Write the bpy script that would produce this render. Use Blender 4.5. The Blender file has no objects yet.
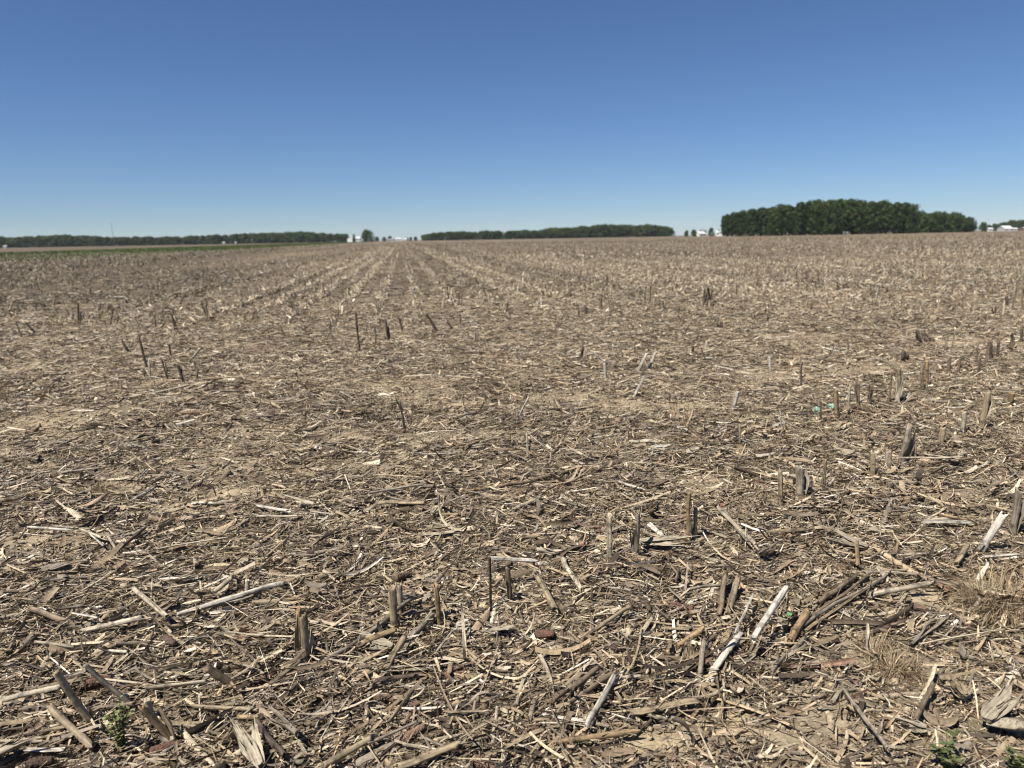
import bpy, math
import numpy as np
from mathutils import Matrix, Vector

R = math.radians
rng = np.random.default_rng(7)
scene = bpy.context.scene
COL = scene.collection

# ------------------------------------------------------------------ camera model
CAM_H, LENS, PITCH, ROLL = 1.35, 26.0, 11.15, -1.0
FPX = 1024 * LENS / 36.0
CAM_R = (Matrix.Rotation(R(90 - PITCH), 3, 'X') @ Matrix.Rotation(R(ROLL), 3, 'Z'))
NR = np.array(CAM_R)
ROW_AZ = R(-8.2)                       # direction of the planted rows (from +Y, + to the right)


def ray(px, py):
    d = NR @ np.array([(px - 512) / FPX, -(py - 384) / FPX, -1.0])
    return d


def at(px, py):
    """ground point seen where the photograph has this spot"""
    d = ray(px, py)
    t = -CAM_H / d[2]
    return d[0] * t, d[1] * t


def scale_at(x, y):
    """pixels per metre at a ground point"""
    p = NR.T @ np.array([x, y, -CAM_H])
    return FPX / -p[2]


def project(x, y, z):
    p = NR.T @ np.array([x, y, z - CAM_H])
    return 512 + FPX * p[0] / -p[2], 384 - FPX * p[1] / -p[2]


def far_point(px, dist):
    """point on the ground at a forward distance, in the column px near the horizon"""
    d = ray(px, 238)
    return d[0] / d[1] * dist, dist


# ------------------------------------------------------------------ noise and relief
def _h(i, j, seed):
    n = (i.astype(np.int64) * 374761393 + j.astype(np.int64) * 668265263 + seed * 974711) & 0xFFFFFFFF
    n = ((n ^ (n >> 13)) * 1274126177) & 0xFFFFFFFF
    n = (n ^ (n >> 16)) & 0xFFFFFF
    return n / float(0xFFFFFF)


def noise(x, y, size, seed=0):
    x = np.asarray(x, float) / size
    y = np.asarray(y, float) / size
    i, j = np.floor(x), np.floor(y)
    u, v = x - i, y - j
    u = u * u * (3 - 2 * u)
    v = v * v * (3 - 2 * v)
    i = i.astype(np.int64)
    j = j.astype(np.int64)
    a = _h(i, j, seed) * (1 - u) + _h(i + 1, j, seed) * u
    b = _h(i, j + 1, seed) * (1 - u) + _h(i + 1, j + 1, seed) * u
    return a * (1 - v) + b * v


def hgt(x, y):
    x = np.asarray(x, float)
    y = np.asarray(y, float)
    r = np.hypot(x, y)
    near = np.clip((45 - r) / 35, 0, 1)
    fine = np.clip((14 - r) / 8, 0, 1)
    z = near * (0.05 * (noise(x, y, 0.9, 1) - .5) + 0.028 * (noise(x, y, 0.33, 2) - .5))
    z = z + fine * (0.016 * (noise(x, y, 0.12, 3) - .5) + 0.010 * (noise(x, y, 0.05, 4) - .5))
    return z


PATCHES = []
for px, py, rx, ry in [(275, 622, 36, 9), (885, 655, 48, 24), (930, 598, 40, 14), (650, 738, 70, 16), (720, 715, 40, 12), (838, 712, 46, 34),
                       (790, 735, 40, 20), (232, 492, 36, 8), (180, 508, 60, 8), (40, 543, 60, 9), (330, 470, 60, 8), (430, 440, 60, 9),
                       (352, 440, 40, 8), (500, 436, 50, 7), (620, 408, 60, 8), (688, 408, 60, 8), (570, 400, 60, 8), (100, 490, 44, 9),
                       (385, 750, 24, 8), (460, 405, 40, 5), (760, 420, 40, 5), (250, 430, 60, 6), (960, 500, 26, 6)]:
    cx, cy = at(px, py)
    s = scale_at(cx, cy)
    x2, y2 = at(px, py - ry)
    PATCHES.append((cx, cy, rx / s, max(abs(y2 - cy), 0.03)))


def bare(x, y):
    """0 = covered by residue, 1 = bare soil"""
    x = np.asarray(x, float)
    y = np.asarray(y, float)
    b = np.zeros_like(x)
    for cx, cy, rx, ry in PATCHES:
        b = np.maximum(b, np.exp(-(((x - cx) / rx) ** 2 + ((y - cy) / ry) ** 2) ** 1.5))
    n = noise(x, y, 0.9, 21) * .55 + noise(x, y, 0.35, 22) * .3 + noise(x, y, .12, 23) * .15
    g = np.clip((n - .60) / .10, 0, 1)
    b = b * np.clip(.55 + 1.1 * noise(x, y, .14, 24), 0, 1)
    b = b * np.clip(.72 + .9 * noise(x, y, .07, 25), 0, 1)
    return np.maximum(b, g * .7)


def field_tone(x, y):
    """broad strips of the field: the far part and the left part carry older, greyer residue"""
    x = np.asarray(x, float)
    y = np.asarray(y, float)
    d = np.hypot(x, y) * (1 + .5 * (noise(x, y, 14, 61) - .5))
    left = np.clip((-x - .28 * y + 1) / 5, 0, 1) * np.clip((d - 19) / 5, 0, 1)
    far = np.clip((d - 46) / 10, 0, 1) * (1 - .75 * np.clip((d - 190) / 60, 0, 1))
    lite = np.clip((d - 22) / 5, 0, 1) * np.clip((46 - d) / 8, 0, 1) * (1 - left)
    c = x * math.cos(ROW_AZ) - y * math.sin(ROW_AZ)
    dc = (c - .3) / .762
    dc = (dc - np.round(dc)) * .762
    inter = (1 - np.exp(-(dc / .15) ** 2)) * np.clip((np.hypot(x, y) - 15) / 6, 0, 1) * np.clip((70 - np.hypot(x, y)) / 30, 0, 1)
    return (1 - .13 * np.maximum(far, left * 1.8) + .16 * lite + .08 * np.clip((d - 5) / 4, 0, 1) * np.clip((24 - d) / 4, 0, 1)) * (.93 + .14 * noise(x, y, 6, 62)) * (1 - .34 * inter)


# ------------------------------------------------------------------ meshes
def mesh_np(name, V, F, mat, col=None, smooth=False):
    V = np.ascontiguousarray(V, np.float32).reshape(-1, 3)
    F = np.ascontiguousarray(F, np.int32)
    k = F.shape[1]
    me = bpy.data.meshes.new(name)
    me.vertices.add(len(V))
    me.vertices.foreach_set('co', V.ravel())
    me.loops.add(F.size)
    me.loops.foreach_set('vertex_index', F.ravel())
    me.polygons.add(len(F))
    me.polygons.foreach_set('loop_start', np.arange(0, F.size, k, dtype=np.int32))
    me.polygons.foreach_set('loop_total', np.full(len(F), k, np.int32))
    me.polygons.foreach_set('use_smooth', np.full(len(F), smooth, bool))
    me.update(calc_edges=True)
    if col is not None:
        a = me.color_attributes.new('Col', 'FLOAT_COLOR', 'POINT')
        c = np.ones((len(V), 4), np.float32)
        c[:, :3] = np.asarray(col, np.float32).reshape(-1, 3)
        a.data.foreach_set('color', c.ravel())
    if mat is not None:
        me.materials.append(mat)
    return me


class MB:
    """collects polygons of any size into one mesh"""

    def __init__(s):
        s.v, s.f, s.c, s.m = [], [], [], []

    def add(s, verts, faces, col=(1, 1, 1), m=0):
        o = len(s.v)
        s.v += [tuple(map(float, p)) for p in verts]
        s.f += [tuple(i + o for i in f) for f in faces]
        s.c += [tuple(c) for c in col] if len(np.shape(col)) == 2 else [tuple(col)] * len(verts)
        s.m += [m] * len(faces)

    def box(s, x0, x1, y0, y1, z0, z1, m=0):
        s.add([(x0, y0, z0), (x1, y0, z0), (x1, y1, z0), (x0, y1, z0), (x0, y0, z1), (x1, y0, z1), (x1, y1, z1), (x0, y1, z1)],
              [(0, 3, 2, 1), (4, 5, 6, 7), (0, 1, 5, 4), (1, 2, 6, 5), (2, 3, 7, 6), (3, 0, 4, 7)], m=m)

    def rod(s, a, b, r0, r1=None, k=6):
        a, b = Vector(a), Vector(b)
        r1 = r0 if r1 is None else r1
        d = (b - a).normalized()
        u = d.orthogonal().normalized()
        w = d.cross(u)
        vs = []
        for p, r in ((a, r0), (b, r1)):
            for i in range(k):
                t = 2 * math.pi * i / k
                vs.append(p + u * (r * math.cos(t)) + w * (r * math.sin(t)))
        fs = [(i, (i + 1) % k, k + (i + 1) % k, k + i) for i in range(k)] + [tuple(range(k))[::-1], tuple(range(k, 2 * k))]
        s.add(vs, fs)

    def mesh(s, name, mats, smooth=False):
        me = bpy.data.meshes.new(name)
        me.from_pydata(s.v, [], s.f)
        a = me.color_attributes.new('Col', 'FLOAT_COLOR', 'POINT')
        c = np.ones((len(s.v), 4), np.float32)
        c[:, :3] = np.asarray(s.c, np.float32)
        a.data.foreach_set('color', c.ravel())
        for m in (mats if isinstance(mats, (list, tuple)) else [mats]):
            me.materials.append(m)
        me.polygons.foreach_set('material_index', np.asarray(s.m, np.int32))
        me.polygons.foreach_set('use_smooth', np.full(len(s.f), smooth, bool))
        me.update()
        return me


def link(name, me, parent=None, label=None, cat=None, group=None, kind=None):
    o = bpy.data.objects.new(name, me)
    COL.objects.link(o)
    if parent is not None:
        o.parent = parent
    for k, v in (('label', label), ('category', cat), ('group', group), ('kind', kind)):
        if v:
            o[k] = v
    return o


def tag(o, label=None, cat=None, group=None, kind=None):
    for k, v in (('label', label), ('category', cat), ('group', group), ('kind', kind)):
        if v:
            o[k] = v
    return o


# ------------------------------------------------------------------ materials
def mat(name):
    m = bpy.data.materials.new(name)
    m.use_nodes = True
    nt = m.node_tree
    nt.nodes.clear()
    out = nt.nodes.new('ShaderNodeOutputMaterial')
    p = nt.nodes.new('ShaderNodeBsdfPrincipled')
    nt.links.new(p.outputs[0], out.inputs['Surface'])
    return m, nt, p


def N(nt, kind, **kw):
    n = nt.nodes.new(kind)
    for k, v in kw.items():
        if k.startswith('i_'):
            n.inputs[int(k[2:]) if k[2:].isdigit() else k[2:].replace('_', ' ')].default_value = v
        else:
            setattr(n, k, v)
    return n


def ramp(nt, src, stops):
    r = nt.nodes.new('ShaderNodeValToRGB')
    e = r.color_ramp.elements
    while len(e) < len(stops):
        e.new(.5)
    for el, (p, c) in zip(e, stops):
        el.position = p
        el.color = (*c, 1) if len(c) == 3 else c
    nt.links.new(src, r.inputs[0])
    return r


def mul(nt, a, b, fac=1.0, mode='MULTIPLY'):
    m = nt.nodes.new('ShaderNodeMix')
    m.data_type = 'RGBA'
    m.blend_type = mode
    m.inputs[0].default_value = fac
    nt.links.new(a, m.inputs[6])
    nt.links.new(b, m.inputs[7])
    return m.outputs[2]


def plant_mat(name, axis=None, rough=.62, objcol=False, streak=.55, blotch=.5, translucent=0.0, scale=1.0):
    """weathered dry plant tissue: own colour (attribute), fibre streaks, mould blotches"""
    m, nt, p = mat(name)
    a = N(nt, 'ShaderNodeAttribute', attribute_name='Col')
    col = a.outputs['Color']
    if objcol:
        oi = N(nt, 'ShaderNodeObjectInfo')
        col = mul(nt, col, oi.outputs['Color'])
    tc = N(nt, 'ShaderNodeTexCoord')
    mp = N(nt, 'ShaderNodeMapping')
    nt.links.new(tc.outputs['Object'], mp.inputs[0])
    s = {None: (110, 110, 110), 'z': (130, 130, 5), 'x': (6, 170, 170)}[axis]
    mp.inputs['Scale'].default_value = tuple(v * scale for v in s)
    if objcol:
        add = N(nt, 'ShaderNodeVectorMath', operation='ADD')
        cmb = N(nt, 'ShaderNodeMath', operation='MULTIPLY')
        cmb.inputs[1].default_value = 50
        nt.links.new(oi.outputs['Random'], cmb.inputs[0])
        nt.links.new(mp.outputs[0], add.inputs[0])
        nt.links.new(cmb.outputs[0], add.inputs[1])
        vec = add.outputs[0]
    else:
        vec = mp.outputs[0]
    n1 = N(nt, 'ShaderNodeTexNoise', i_Scale=1.0, i_Detail=3.0, i_Roughness=.6)
    nt.links.new(vec, n1.inputs['Vector'])
    lo = 1 - streak
    r1 = ramp(nt, n1.outputs['Fac'], [(.28, (lo, lo * .97, lo * .93)), (.52, (.95, .95, .95)), (.75, (1.18, 1.17, 1.12))])
    col = mul(nt, col, r1.outputs[0])
    n2 = N(nt, 'ShaderNodeTexNoise', i_Scale=26.0 * scale, i_Detail=4.0, i_Roughness=.65)
    nt.links.new(tc.outputs['Object'], n2.inputs['Vector'])
    b = 1 - blotch
    r2 = ramp(nt, n2.outputs['Fac'], [(.33, (b, b * .95, b * .9)), (.52, (1, 1, 1))])
    col = mul(nt, col, r2.outputs[0])
    nt.links.new(col, p.inputs['Base Color'])
    p.inputs['Roughness'].default_value = rough
    p.inputs['Specular IOR Level'].default_value = .35
    bp = N(nt, 'ShaderNodeBump', i_Strength=.35, i_Distance=.002)
    nt.links.new(n1.outputs['Fac'], bp.inputs['Height'])
    nt.links.new(bp.outputs[0], p.inputs['Normal'])
    if translucent:
        t = N(nt, 'ShaderNodeBsdfTranslucent')
        nt.links.new(col, t.inputs['Color'])
        mx = N(nt, 'ShaderNodeMixShader')
        mx.inputs[0].default_value = translucent
        nt.links.new(p.outputs[0], mx.inputs[1])
        nt.links.new(t.outputs[0], mx.inputs[2])
        out = [n for n in nt.nodes if n.type == 'OUTPUT_MATERIAL'][0]
        nt.links.new(mx.outputs[0], out.inputs['Surface'])
    return m


M_LITTER = plant_mat('dry_litter', None, .6, streak=.4, blotch=.35, translucent=.05)
M_STALK = plant_mat('dry_stalk', 'z', .6, objcol=True, streak=.8, blotch=.78)
M_SHEATH = plant_mat('dry_sheath', 'z', .6, objcol=True, streak=.55, blotch=.35, translucent=.12)
M_HUSK = plant_mat('dry_husk', 'x', .65, objcol=True, streak=.68, blotch=.45, translucent=.08)
M_COB = plant_mat('cob', None, .85, objcol=True, streak=.45, blotch=.4)
M_GRASS_DRY = plant_mat('dry_grass', None, .7, streak=.3, blotch=.2, translucent=.15)
M_GREEN = plant_mat('green_leaf', None, .55, streak=.3, blotch=.2, translucent=.25)
M_SCRAP = plant_mat('scrap', None, .4, streak=.2, blotch=.2)


def plain(name, c, rough=.8, vary=.25, size=3.0, metal=0.0):
    m, nt, p = mat(name)
    tc = N(nt, 'ShaderNodeTexCoord')
    n = N(nt, 'ShaderNodeTexNoise', i_Scale=size, i_Detail=4.0)
    nt.links.new(tc.outputs['Object'], n.inputs['Vector'])
    r = ramp(nt, n.outputs['Fac'], [(.3, tuple(v * (1 - vary) for v in c)), (.65, c)])
    nt.links.new(r.outputs[0], p.inputs['Base Color'])
    p.inputs['Roughness'].default_value = rough
    p.inputs['Metallic'].default_value = metal
    return m


def soil_material():
    m, nt, p = mat('soil')
    geo = N(nt, 'ShaderNodeNewGeometry')
    P = geo.outputs['Position']

    def nz(scale, detail=4.0, rough=.6, vec=P):
        n = N(nt, 'ShaderNodeTexNoise', i_Scale=scale, i_Detail=detail, i_Roughness=rough)
        nt.links.new(vec, n.inputs['Vector'])
        return n.outputs['Fac']
    at_ = N(nt, 'ShaderNodeAttribute', attribute_name='Col')
    soil_d = ramp(nt, nz(4.0, 8, .7), [(.3, (.25, .20, .125)), (.5, (.345, .28, .18)), (.72, (.42, .35, .235))])
    soil_shaded = ramp(nt, nz(9.0, 8, .7), [(.3, (.045, .032, .022)), (.5, (.08, .06, .041)), (.72, (.15, .118, .082))])  # soil under the litter: shade of the deep gaps painted into its colour
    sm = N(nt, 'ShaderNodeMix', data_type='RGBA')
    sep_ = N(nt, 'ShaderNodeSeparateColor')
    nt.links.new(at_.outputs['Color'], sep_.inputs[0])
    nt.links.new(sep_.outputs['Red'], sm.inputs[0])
    nt.links.new(soil_shaded.outputs[0], sm.inputs[6])
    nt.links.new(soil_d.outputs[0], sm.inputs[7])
    grit = ramp(nt, nz(160.0, 3, .7), [(.3, (.55, .53, .5)), (.5, (1, 1, 1)), (.7, (1.2, 1.18, 1.12))])
    c1 = mul(nt, sm.outputs[2], grit.outputs[0])
    # chopped residue pressed into the soil over the whole field
    mp = N(nt, 'ShaderNodeMapping')
    mp.inputs['Scale'].default_value = (22, 60, 40)
    mp.inputs['Rotation'].default_value = (0, 0, .5)
    nt.links.new(P, mp.inputs[0])
    mp2 = N(nt, 'ShaderNodeMapping')
    mp2.inputs['Scale'].default_value = (60, 18, 40)
    mp2.inputs['Rotation'].default_value = (0, 0, .3)
    nt.links.new(P, mp2.inputs[0])
    ra = ramp(nt, nz(1.0, 4, .7, mp.outputs[0]), [(.32, (.05, .04, .03)), (.48, (.14, .115, .08)), (.6, (.24, .20, .14)), (.75, (.40, .34, .25))])
    rb = ramp(nt, nz(1.0, 4, .7, mp2.outputs[0]), [(.32, (.055, .042, .032)), (.5, (.15, .122, .088)), (.62, (.25, .205, .15)), (.75, (.38, .325, .24))])
    res = mul(nt, ra.outputs[0], rb.outputs[0], .5, 'MIX')
    # amount of residue: patchy, nearly complete away from the trampled headland
    amt = ramp(nt, nz(1.3, 5, .65), [(.38, (0, 0, 0)), (.52, (1, 1, 1))])
    ln = N(nt, 'ShaderNodeVectorMath', operation='LENGTH')
    nt.links.new(P, ln.inputs[0])
    mr = N(nt, 'ShaderNodeMapRange')
    mr.inputs['From Min'].default_value = 9
    mr.inputs['From Max'].default_value = 26
    mr.inputs['To Min'].default_value = .0
    mr.inputs['To Max'].default_value = .9
    nt.links.new(ln.outputs['Value'], mr.inputs['Value'])
    mx = N(nt, 'ShaderNodeMath', operation='MAXIMUM')
    nt.links.new(amt.outputs[0], mx.inputs[0])
    nt.links.new(mr.outputs[0], mx.inputs[1])
    mm = N(nt, 'ShaderNodeMath', operation='MULTIPLY', use_clamp=True)
    mm.inputs[1].default_value = .75
    nt.links.new(mx.outputs[0], mm.inputs[0])
    mixn = N(nt, 'ShaderNodeMix', data_type='RGBA')
    nt.links.new(mm.outputs[0], mixn.inputs[0])
    nt.links.new(c1, mixn.inputs[6])
    nt.links.new(res, mixn.inputs[7])
    col = mixn.outputs[2]
    # the planted rows: strips of thicker and thinner cover along the row direction, and broad field-scale strips
    rot = N(nt, 'ShaderNodeMapping')
    rot.inputs['Rotation'].default_value = (0, 0, ROW_AZ * -1 * -1)
    nt.links.new(P, rot.inputs[0])
    st = N(nt, 'ShaderNodeMapping')
    st.inputs['Scale'].default_value = (.20, .004, 1)
    nt.links.new(rot.outputs[0], st.inputs[0])
    band = ramp(nt, nz(1.0, 3, .6, st.outputs[0]), [(.35, (.72, .69, .67)), (.5, (.95, .94, .93)), (.65, (1.2, 1.18, 1.13))])
    st2 = N(nt, 'ShaderNodeMapping')
    st2.inputs['Scale'].default_value = (.012, .02, 1)
    nt.links.new(rot.outputs[0], st2.inputs[0])
    blot = ramp(nt, nz(1.0, 4, .6, st2.outputs[0]), [(.35, (.78, .75, .74)), (.6, (1.08, 1.07, 1.05))])
    far = N(nt, 'ShaderNodeMapRange')
    far.inputs['From Min'].default_value = 12
    far.inputs['From Max'].default_value = 40
    nt.links.new(ln.outputs['Value'], far.inputs['Value'])
    bb = mul(nt, band.outputs[0], blot.outputs[0])
    mb = N(nt, 'ShaderNodeMix', data_type='RGBA', blend_type='MULTIPLY')
    nt.links.new(far.outputs[0], mb.inputs[0])
    nt.links.new(col, mb.inputs[6])
    nt.links.new(bb, mb.inputs[7])
    ft = N(nt, 'ShaderNodeMath', operation='MULTIPLY')
    ft.inputs[1].default_value = 2.0
    nt.links.new(sep_.outputs['Green'], ft.inputs[0])
    vs = N(nt, 'ShaderNodeVectorMath', operation='SCALE')
    nt.links.new(mb.outputs[2], vs.inputs[0])
    nt.links.new(ft.outputs[0], vs.inputs['Scale'])
    nt.links.new(vs.outputs[0], p.inputs['Base Color'])
    p.inputs['Roughness'].default_value = .95
    p.inputs['Specular IOR Level'].default_value = .15
    b1 = N(nt, 'ShaderNodeBump', i_Strength=.7, i_Distance=.006)
    nt.links.new(nz(90.0, 4, .7), b1.inputs['Height'])
    b2 = N(nt, 'ShaderNodeBump', i_Strength=.5, i_Distance=.01)
    nt.links.new(nz(28.0, 3, .6), b2.inputs['Height'])
    nt.links.new(b1.outputs[0], b2.inputs['Normal'])
    nt.links.new(b2.outputs[0], p.inputs['Normal'])
    return m


# ------------------------------------------------------------------ the field (one sheet to the horizon)
def build_field():
    rr = [0.5]
    while rr[-1] < 16:
        rr.append(rr[-1] + max(.012, rr[-1] * .0068))
    while rr[-1] < 5000:
        rr.append(rr[-1] * 1.07)
    rr = np.array(rr)
    th = np.concatenate([np.linspace(-60, 60, 640), np.linspace(60, 300, 60)[1:-1]])
    T, RR = np.meshgrid(np.radians(th), rr)
    X, Y = RR * np.sin(T), RR * np.cos(T)
    Z = hgt(X, Y)
    nr, ntc = X.shape
    V = np.stack([X, Y, Z], -1).reshape(-1, 3)
    i, j = np.meshgrid(np.arange(nr - 1), np.arange(ntc), indexing='ij')
    j2 = (j + 1) % ntc
    F = np.stack([i * ntc + j, (i + 1) * ntc + j, (i + 1) * ntc + j2, i * ntc + j2], -1).reshape(-1, 4)
    V = np.vstack([V, [[0, 0, float(hgt(0., 0.))]]])
    c = len(V) - 1
    j = np.arange(0, ntc, 2)
    F2 = np.stack([np.full_like(j, c), j, (j + 1) % ntc, (j + 2) % ntc], -1)
    F = np.vstack([F, F2])[:, ::-1]
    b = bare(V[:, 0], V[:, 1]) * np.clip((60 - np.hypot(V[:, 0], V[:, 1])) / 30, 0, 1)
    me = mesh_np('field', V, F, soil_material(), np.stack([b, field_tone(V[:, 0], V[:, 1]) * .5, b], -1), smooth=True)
    link('field', me, kind='structure')


build_field()

# ------------------------------------------------------------------ litter (nobody could count it)
PAL = np.array([(.62, .525, .375), (.46, .36, .235), (.30, .23, .148), (.17, .128, .084), (.08, .058, .040), (.19, .115, .075), (.76, .69, .56), (.33, .278, .21)])
PW = np.array([.13, .21, .22, .16, .10, .025, .018, .14])


def colours(n, pw=PW, spread_=.2):
    pw = pw / pw.sum()
    c = PAL[rng.choice(len(PAL), n, p=pw)]
    return np.clip(.67 * c * np.exp(rng.normal(0, spread_, (n, 1))) * (1 + rng.normal(0, .012, (n, 3))), .02, .8)


def rotm(yaw, pitch, roll):
    cy, sy, cp, sp, cr, sr = np.cos(yaw), np.sin(yaw), np.cos(pitch), np.sin(pitch), np.cos(roll), np.sin(roll)
    o, z = np.ones_like(cy), np.zeros_like(cy)

    def M(*r):
        return np.stack([np.stack(q, -1) for q in r], -2)
    Rz = M((cy, -sy, z), (sy, cy, z), (z, z, o))
    Ry = M((cp, z, -sp), (z, o, z), (sp, z, cp))
    Rx = M((o, z, z), (z, cr, -sr), (z, sr, cr))
    return Rz @ Ry @ Rx


def ribbons(P, L, W, S=3, C=2, yaw=None, pitch=.2, roll=.6, curl=1.2, twist=1.2, fold=.3, jit=.12, taper=.6):
    n = len(P)
    yaw = rng.uniform(0, 2 * np.pi, n) if yaw is None else yaw
    Rm = rotm(yaw, rng.normal(0, pitch, n), rng.normal(0, roll, n))
    u = np.linspace(-.5, .5, S + 1)[None, :]
    k = rng.normal(0, curl, n)[:, None]
    k = np.where(np.abs(k) < .05, .05, k)
    cx = L[:, None] * np.sin(k * u) / k
    cz = L[:, None] * (1 - np.cos(k * u)) / k
    t = rng.normal(0, twist, n)[:, None] * u
    e0 = rng.uniform(taper, 1, n)[:, None] * 0
    ww = W[:, None] * (1 - (1 - rng.uniform(1 - taper, 1, n)[:, None]) * np.clip(u * 2, 0, 1) - (1 - rng.uniform(1 - taper, 1, n)[:, None]) * np.clip(-u * 2, 0, 1)) + e0
    v = np.linspace(-.5, .5, C)
    loc = np.zeros((n, S + 1, C, 3))
    f = rng.normal(0, fold, n)[:, None]
    for c in range(C):
        lift = (f * ww * (1 - abs(v[c]) * 2)) if C > 2 else 0
        loc[:, :, c, 0] = cx + rng.normal(0, jit, (n, S + 1)) * W[:, None] * (np.abs(u) > .49)
        loc[:, :, c, 1] = v[c] * ww * np.cos(t) - lift * np.sin(t)
        loc[:, :, c, 2] = cz + v[c] * ww * np.sin(t) + lift * np.cos(t)
    loc += rng.normal(0, 1, loc.shape) * (W * jit * .35)[:, None, None, None]
    Vv = np.einsum('nij,nscj->nsci', Rm, loc) + P[:, None, None, :]
    base = (np.arange(n) * (S + 1) * C)[:, None, None]
    si, ci = np.meshgrid(np.arange(S), np.arange(C - 1), indexing='ij')
    q = np.stack([si * C + ci, si * C + ci + 1, (si + 1) * C + ci + 1, (si + 1) * C + ci], -1).reshape(1, -1, 4)
    F = (base + q).reshape(-1, 4)
    return Vv.reshape(-1, 3), F, (S + 1) * C


def tubes(P, L, Rd, K=5, yaw=None, pitch=.12, curl=.3):
    n = len(P)
    yaw = rng.uniform(0, 2 * np.pi, n) if yaw is None else yaw
    Rm = rotm(yaw, rng.normal(0, pitch, n), rng.uniform(0, 6.3, n))
    us = np.array([-.5, -.5, 0, .5, .5])
    rs = np.array([.15, 1, 1, .95, .1])
    k = rng.normal(0, curl, n)[:, None]
    k = np.where(np.abs(k) < .05, .05, k)
    u = us[None, :] + np.array([0, 0, 0, 0, 0.0])[None, :]
    cx = L[:, None] * np.sin(k * u) / k
    cz = L[:, None] * (1 - np.cos(k * u)) / k
    a = np.linspace(0, 2 * np.pi, K, endpoint=False)
    loc = np.zeros((n, 5, K, 3))
    for i in range(K):
        loc[:, :, i, 0] = cx
        loc[:, :, i, 1] = Rd[:, None] * rs * np.cos(a[i])
        loc[:, :, i, 2] = cz + Rd[:, None] * rs * np.sin(a[i]) * .8
    loc[..., 0] += rng.normal(0, .4, (n, 5, K)) * Rd[:, None, None]
    V = np.einsum('nij,nscj->nsci', Rm, loc) + P[:, None, None, :]
    si, ci = np.meshgrid(np.arange(4), np.arange(K), indexing='ij')
    c2 = (ci + 1) % K
    q = np.stack([si * K + ci, si * K + c2, (si + 1) * K + c2, (si + 1) * K + ci], -1).reshape(1, -1, 4)
    F = ((np.arange(n) * 5 * K)[:, None, None] + q).reshape(-1, 4)
    return V.reshape(-1, 3), F, 5 * K


def scatter(r0, r1, dens, half=43, keep=.12, bare_pow=1.0, zlo=0.0, zhi=.03):
    a = R(half) + math.atan(1.7 / r0)
    area = a * (r1 * r1 - r0 * r0)
    n = int(area * dens)
    r = np.sqrt(rng.uniform(r0 * r0, r1 * r1, n))
    t = rng.uniform(-a, a, n)
    inside = np.abs(t) < R(half) + np.arctan(1.7 / r)      # a margin of 1.7 m beyond the view on either side
    r, t = r[inside], t[inside]
    n = len(r)
    x, y = r * np.sin(t), r * np.cos(t)
    ok = rng.uniform(0, 1, n) > bare(x, y) ** bare_pow * (1 - keep)
    x, y = x[ok], y[ok]
    heap = np.clip(noise(x, y, .4, 31) * 1.5 - .25, .1, 1)
    z = hgt(x, y) + zlo + rng.uniform(0, 1, len(x)) ** 1.3 * zhi * heap
    return np.stack([x, y, z], -1)


class Batch:
    def __init__(s):
        s.V, s.F, s.C, s.n = [], [], [], 0

    def add(s, got, col):
        V, F, k = got
        s.V.append(V)
        s.F.append(F + s.n)
        s.C.append(np.repeat(col, k, 0))
        s.n += len(V)

    def build(s, name, m, smooth=False):
        return mesh_np(name, np.vstack(s.V), np.vstack(s.F), m, np.vstack(s.C), smooth)


def ln(n, mean, sig, lo, hi):
    return np.clip(np.exp(rng.normal(math.log(mean), sig, n)), lo, hi)


def yaws(n, bias=.5, mean=25, sd=38):
    return np.where(rng.random(n) < bias, rng.normal(R(mean), R(sd), n), rng.uniform(0, 2 * np.pi, n))


def add_leaves(r0, r1, dens, L, W, S, C, zhi, keep=.12, bias=.5, mean=25, pw=PW, **kw):
    P = scatter(r0, r1, dens, zhi=zhi, keep=keep)
    n = len(P)
    leafy.add(ribbons(P, ln(n, L, .5, L * .35, L * 2.4), ln(n, W, .45, W * .3, W * 2.2), S=S, C=C, yaw=yaws(n, bias, mean), **kw), colours(n, pw) * field_tone(P[:, 0], P[:, 1])[:, None])


leafy = Batch()
# near: every scrap has folds and curls
add_leaves(1.15, 6.5, 1250, .06, .0068, 4, 3, .05, keep=.05, pitch=.25, roll=.8, curl=.9, twist=1.0, fold=.35)
add_leaves(1.15, 6.5, 1700, .065, .0030, 3, 2, .055, keep=.05, pitch=.2, roll=1.5, curl=.5, twist=1.2)
add_leaves(1.15, 6.5, 1700, .017, .0055, 1, 2, .035, keep=.06, pitch=.4, roll=1.0, twist=1.0, jit=.3)
add_leaves(1.15, 6.5, 110, .11, .0145, 8, 3, .06, jit=.06, pitch=.2, roll=.7, curl=1.2, twist=1.3, fold=.45)
add_leaves(1.15, 6.5, 620, .12, .0046, 4, 2, .06, pitch=.16, roll=1.5, curl=.35, twist=.8, pw=np.array([.3, .25, .15, .08, .04, .01, .12, .1]))
add_leaves(1.15, 6.5, 70, .17, .0105, 9, 3, .06, jit=.06, pitch=.15, roll=.8, curl=1.5, twist=1.6, fold=.5)
# the thick mat close by
add_leaves(1.15, 5.5, 95, .12, .015, 6, 4, .045, keep=.03, jit=.06, pitch=.13, roll=.45, curl=.7, twist=.8, fold=.5, pw=np.array([.3, .3, .18, .06, .02, .01, .05, .12]))
add_leaves(1.15, 3.9, 1300, .05, .0060, 4, 3, .05, keep=.02, pitch=.3, roll=.9, curl=1.2, twist=1.2, fold=.45)
add_leaves(1.15, 3.9, 1500, .05, .0026, 3, 2, .055, keep=.02, pitch=.22, roll=1.5, curl=.6, twist=1.2)
add_leaves(1.15, 3.9, 1900, .014, .0048, 1, 2, .03, keep=.04, pitch=.4, roll=1.0, twist=1.0, jit=.3)
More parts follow.
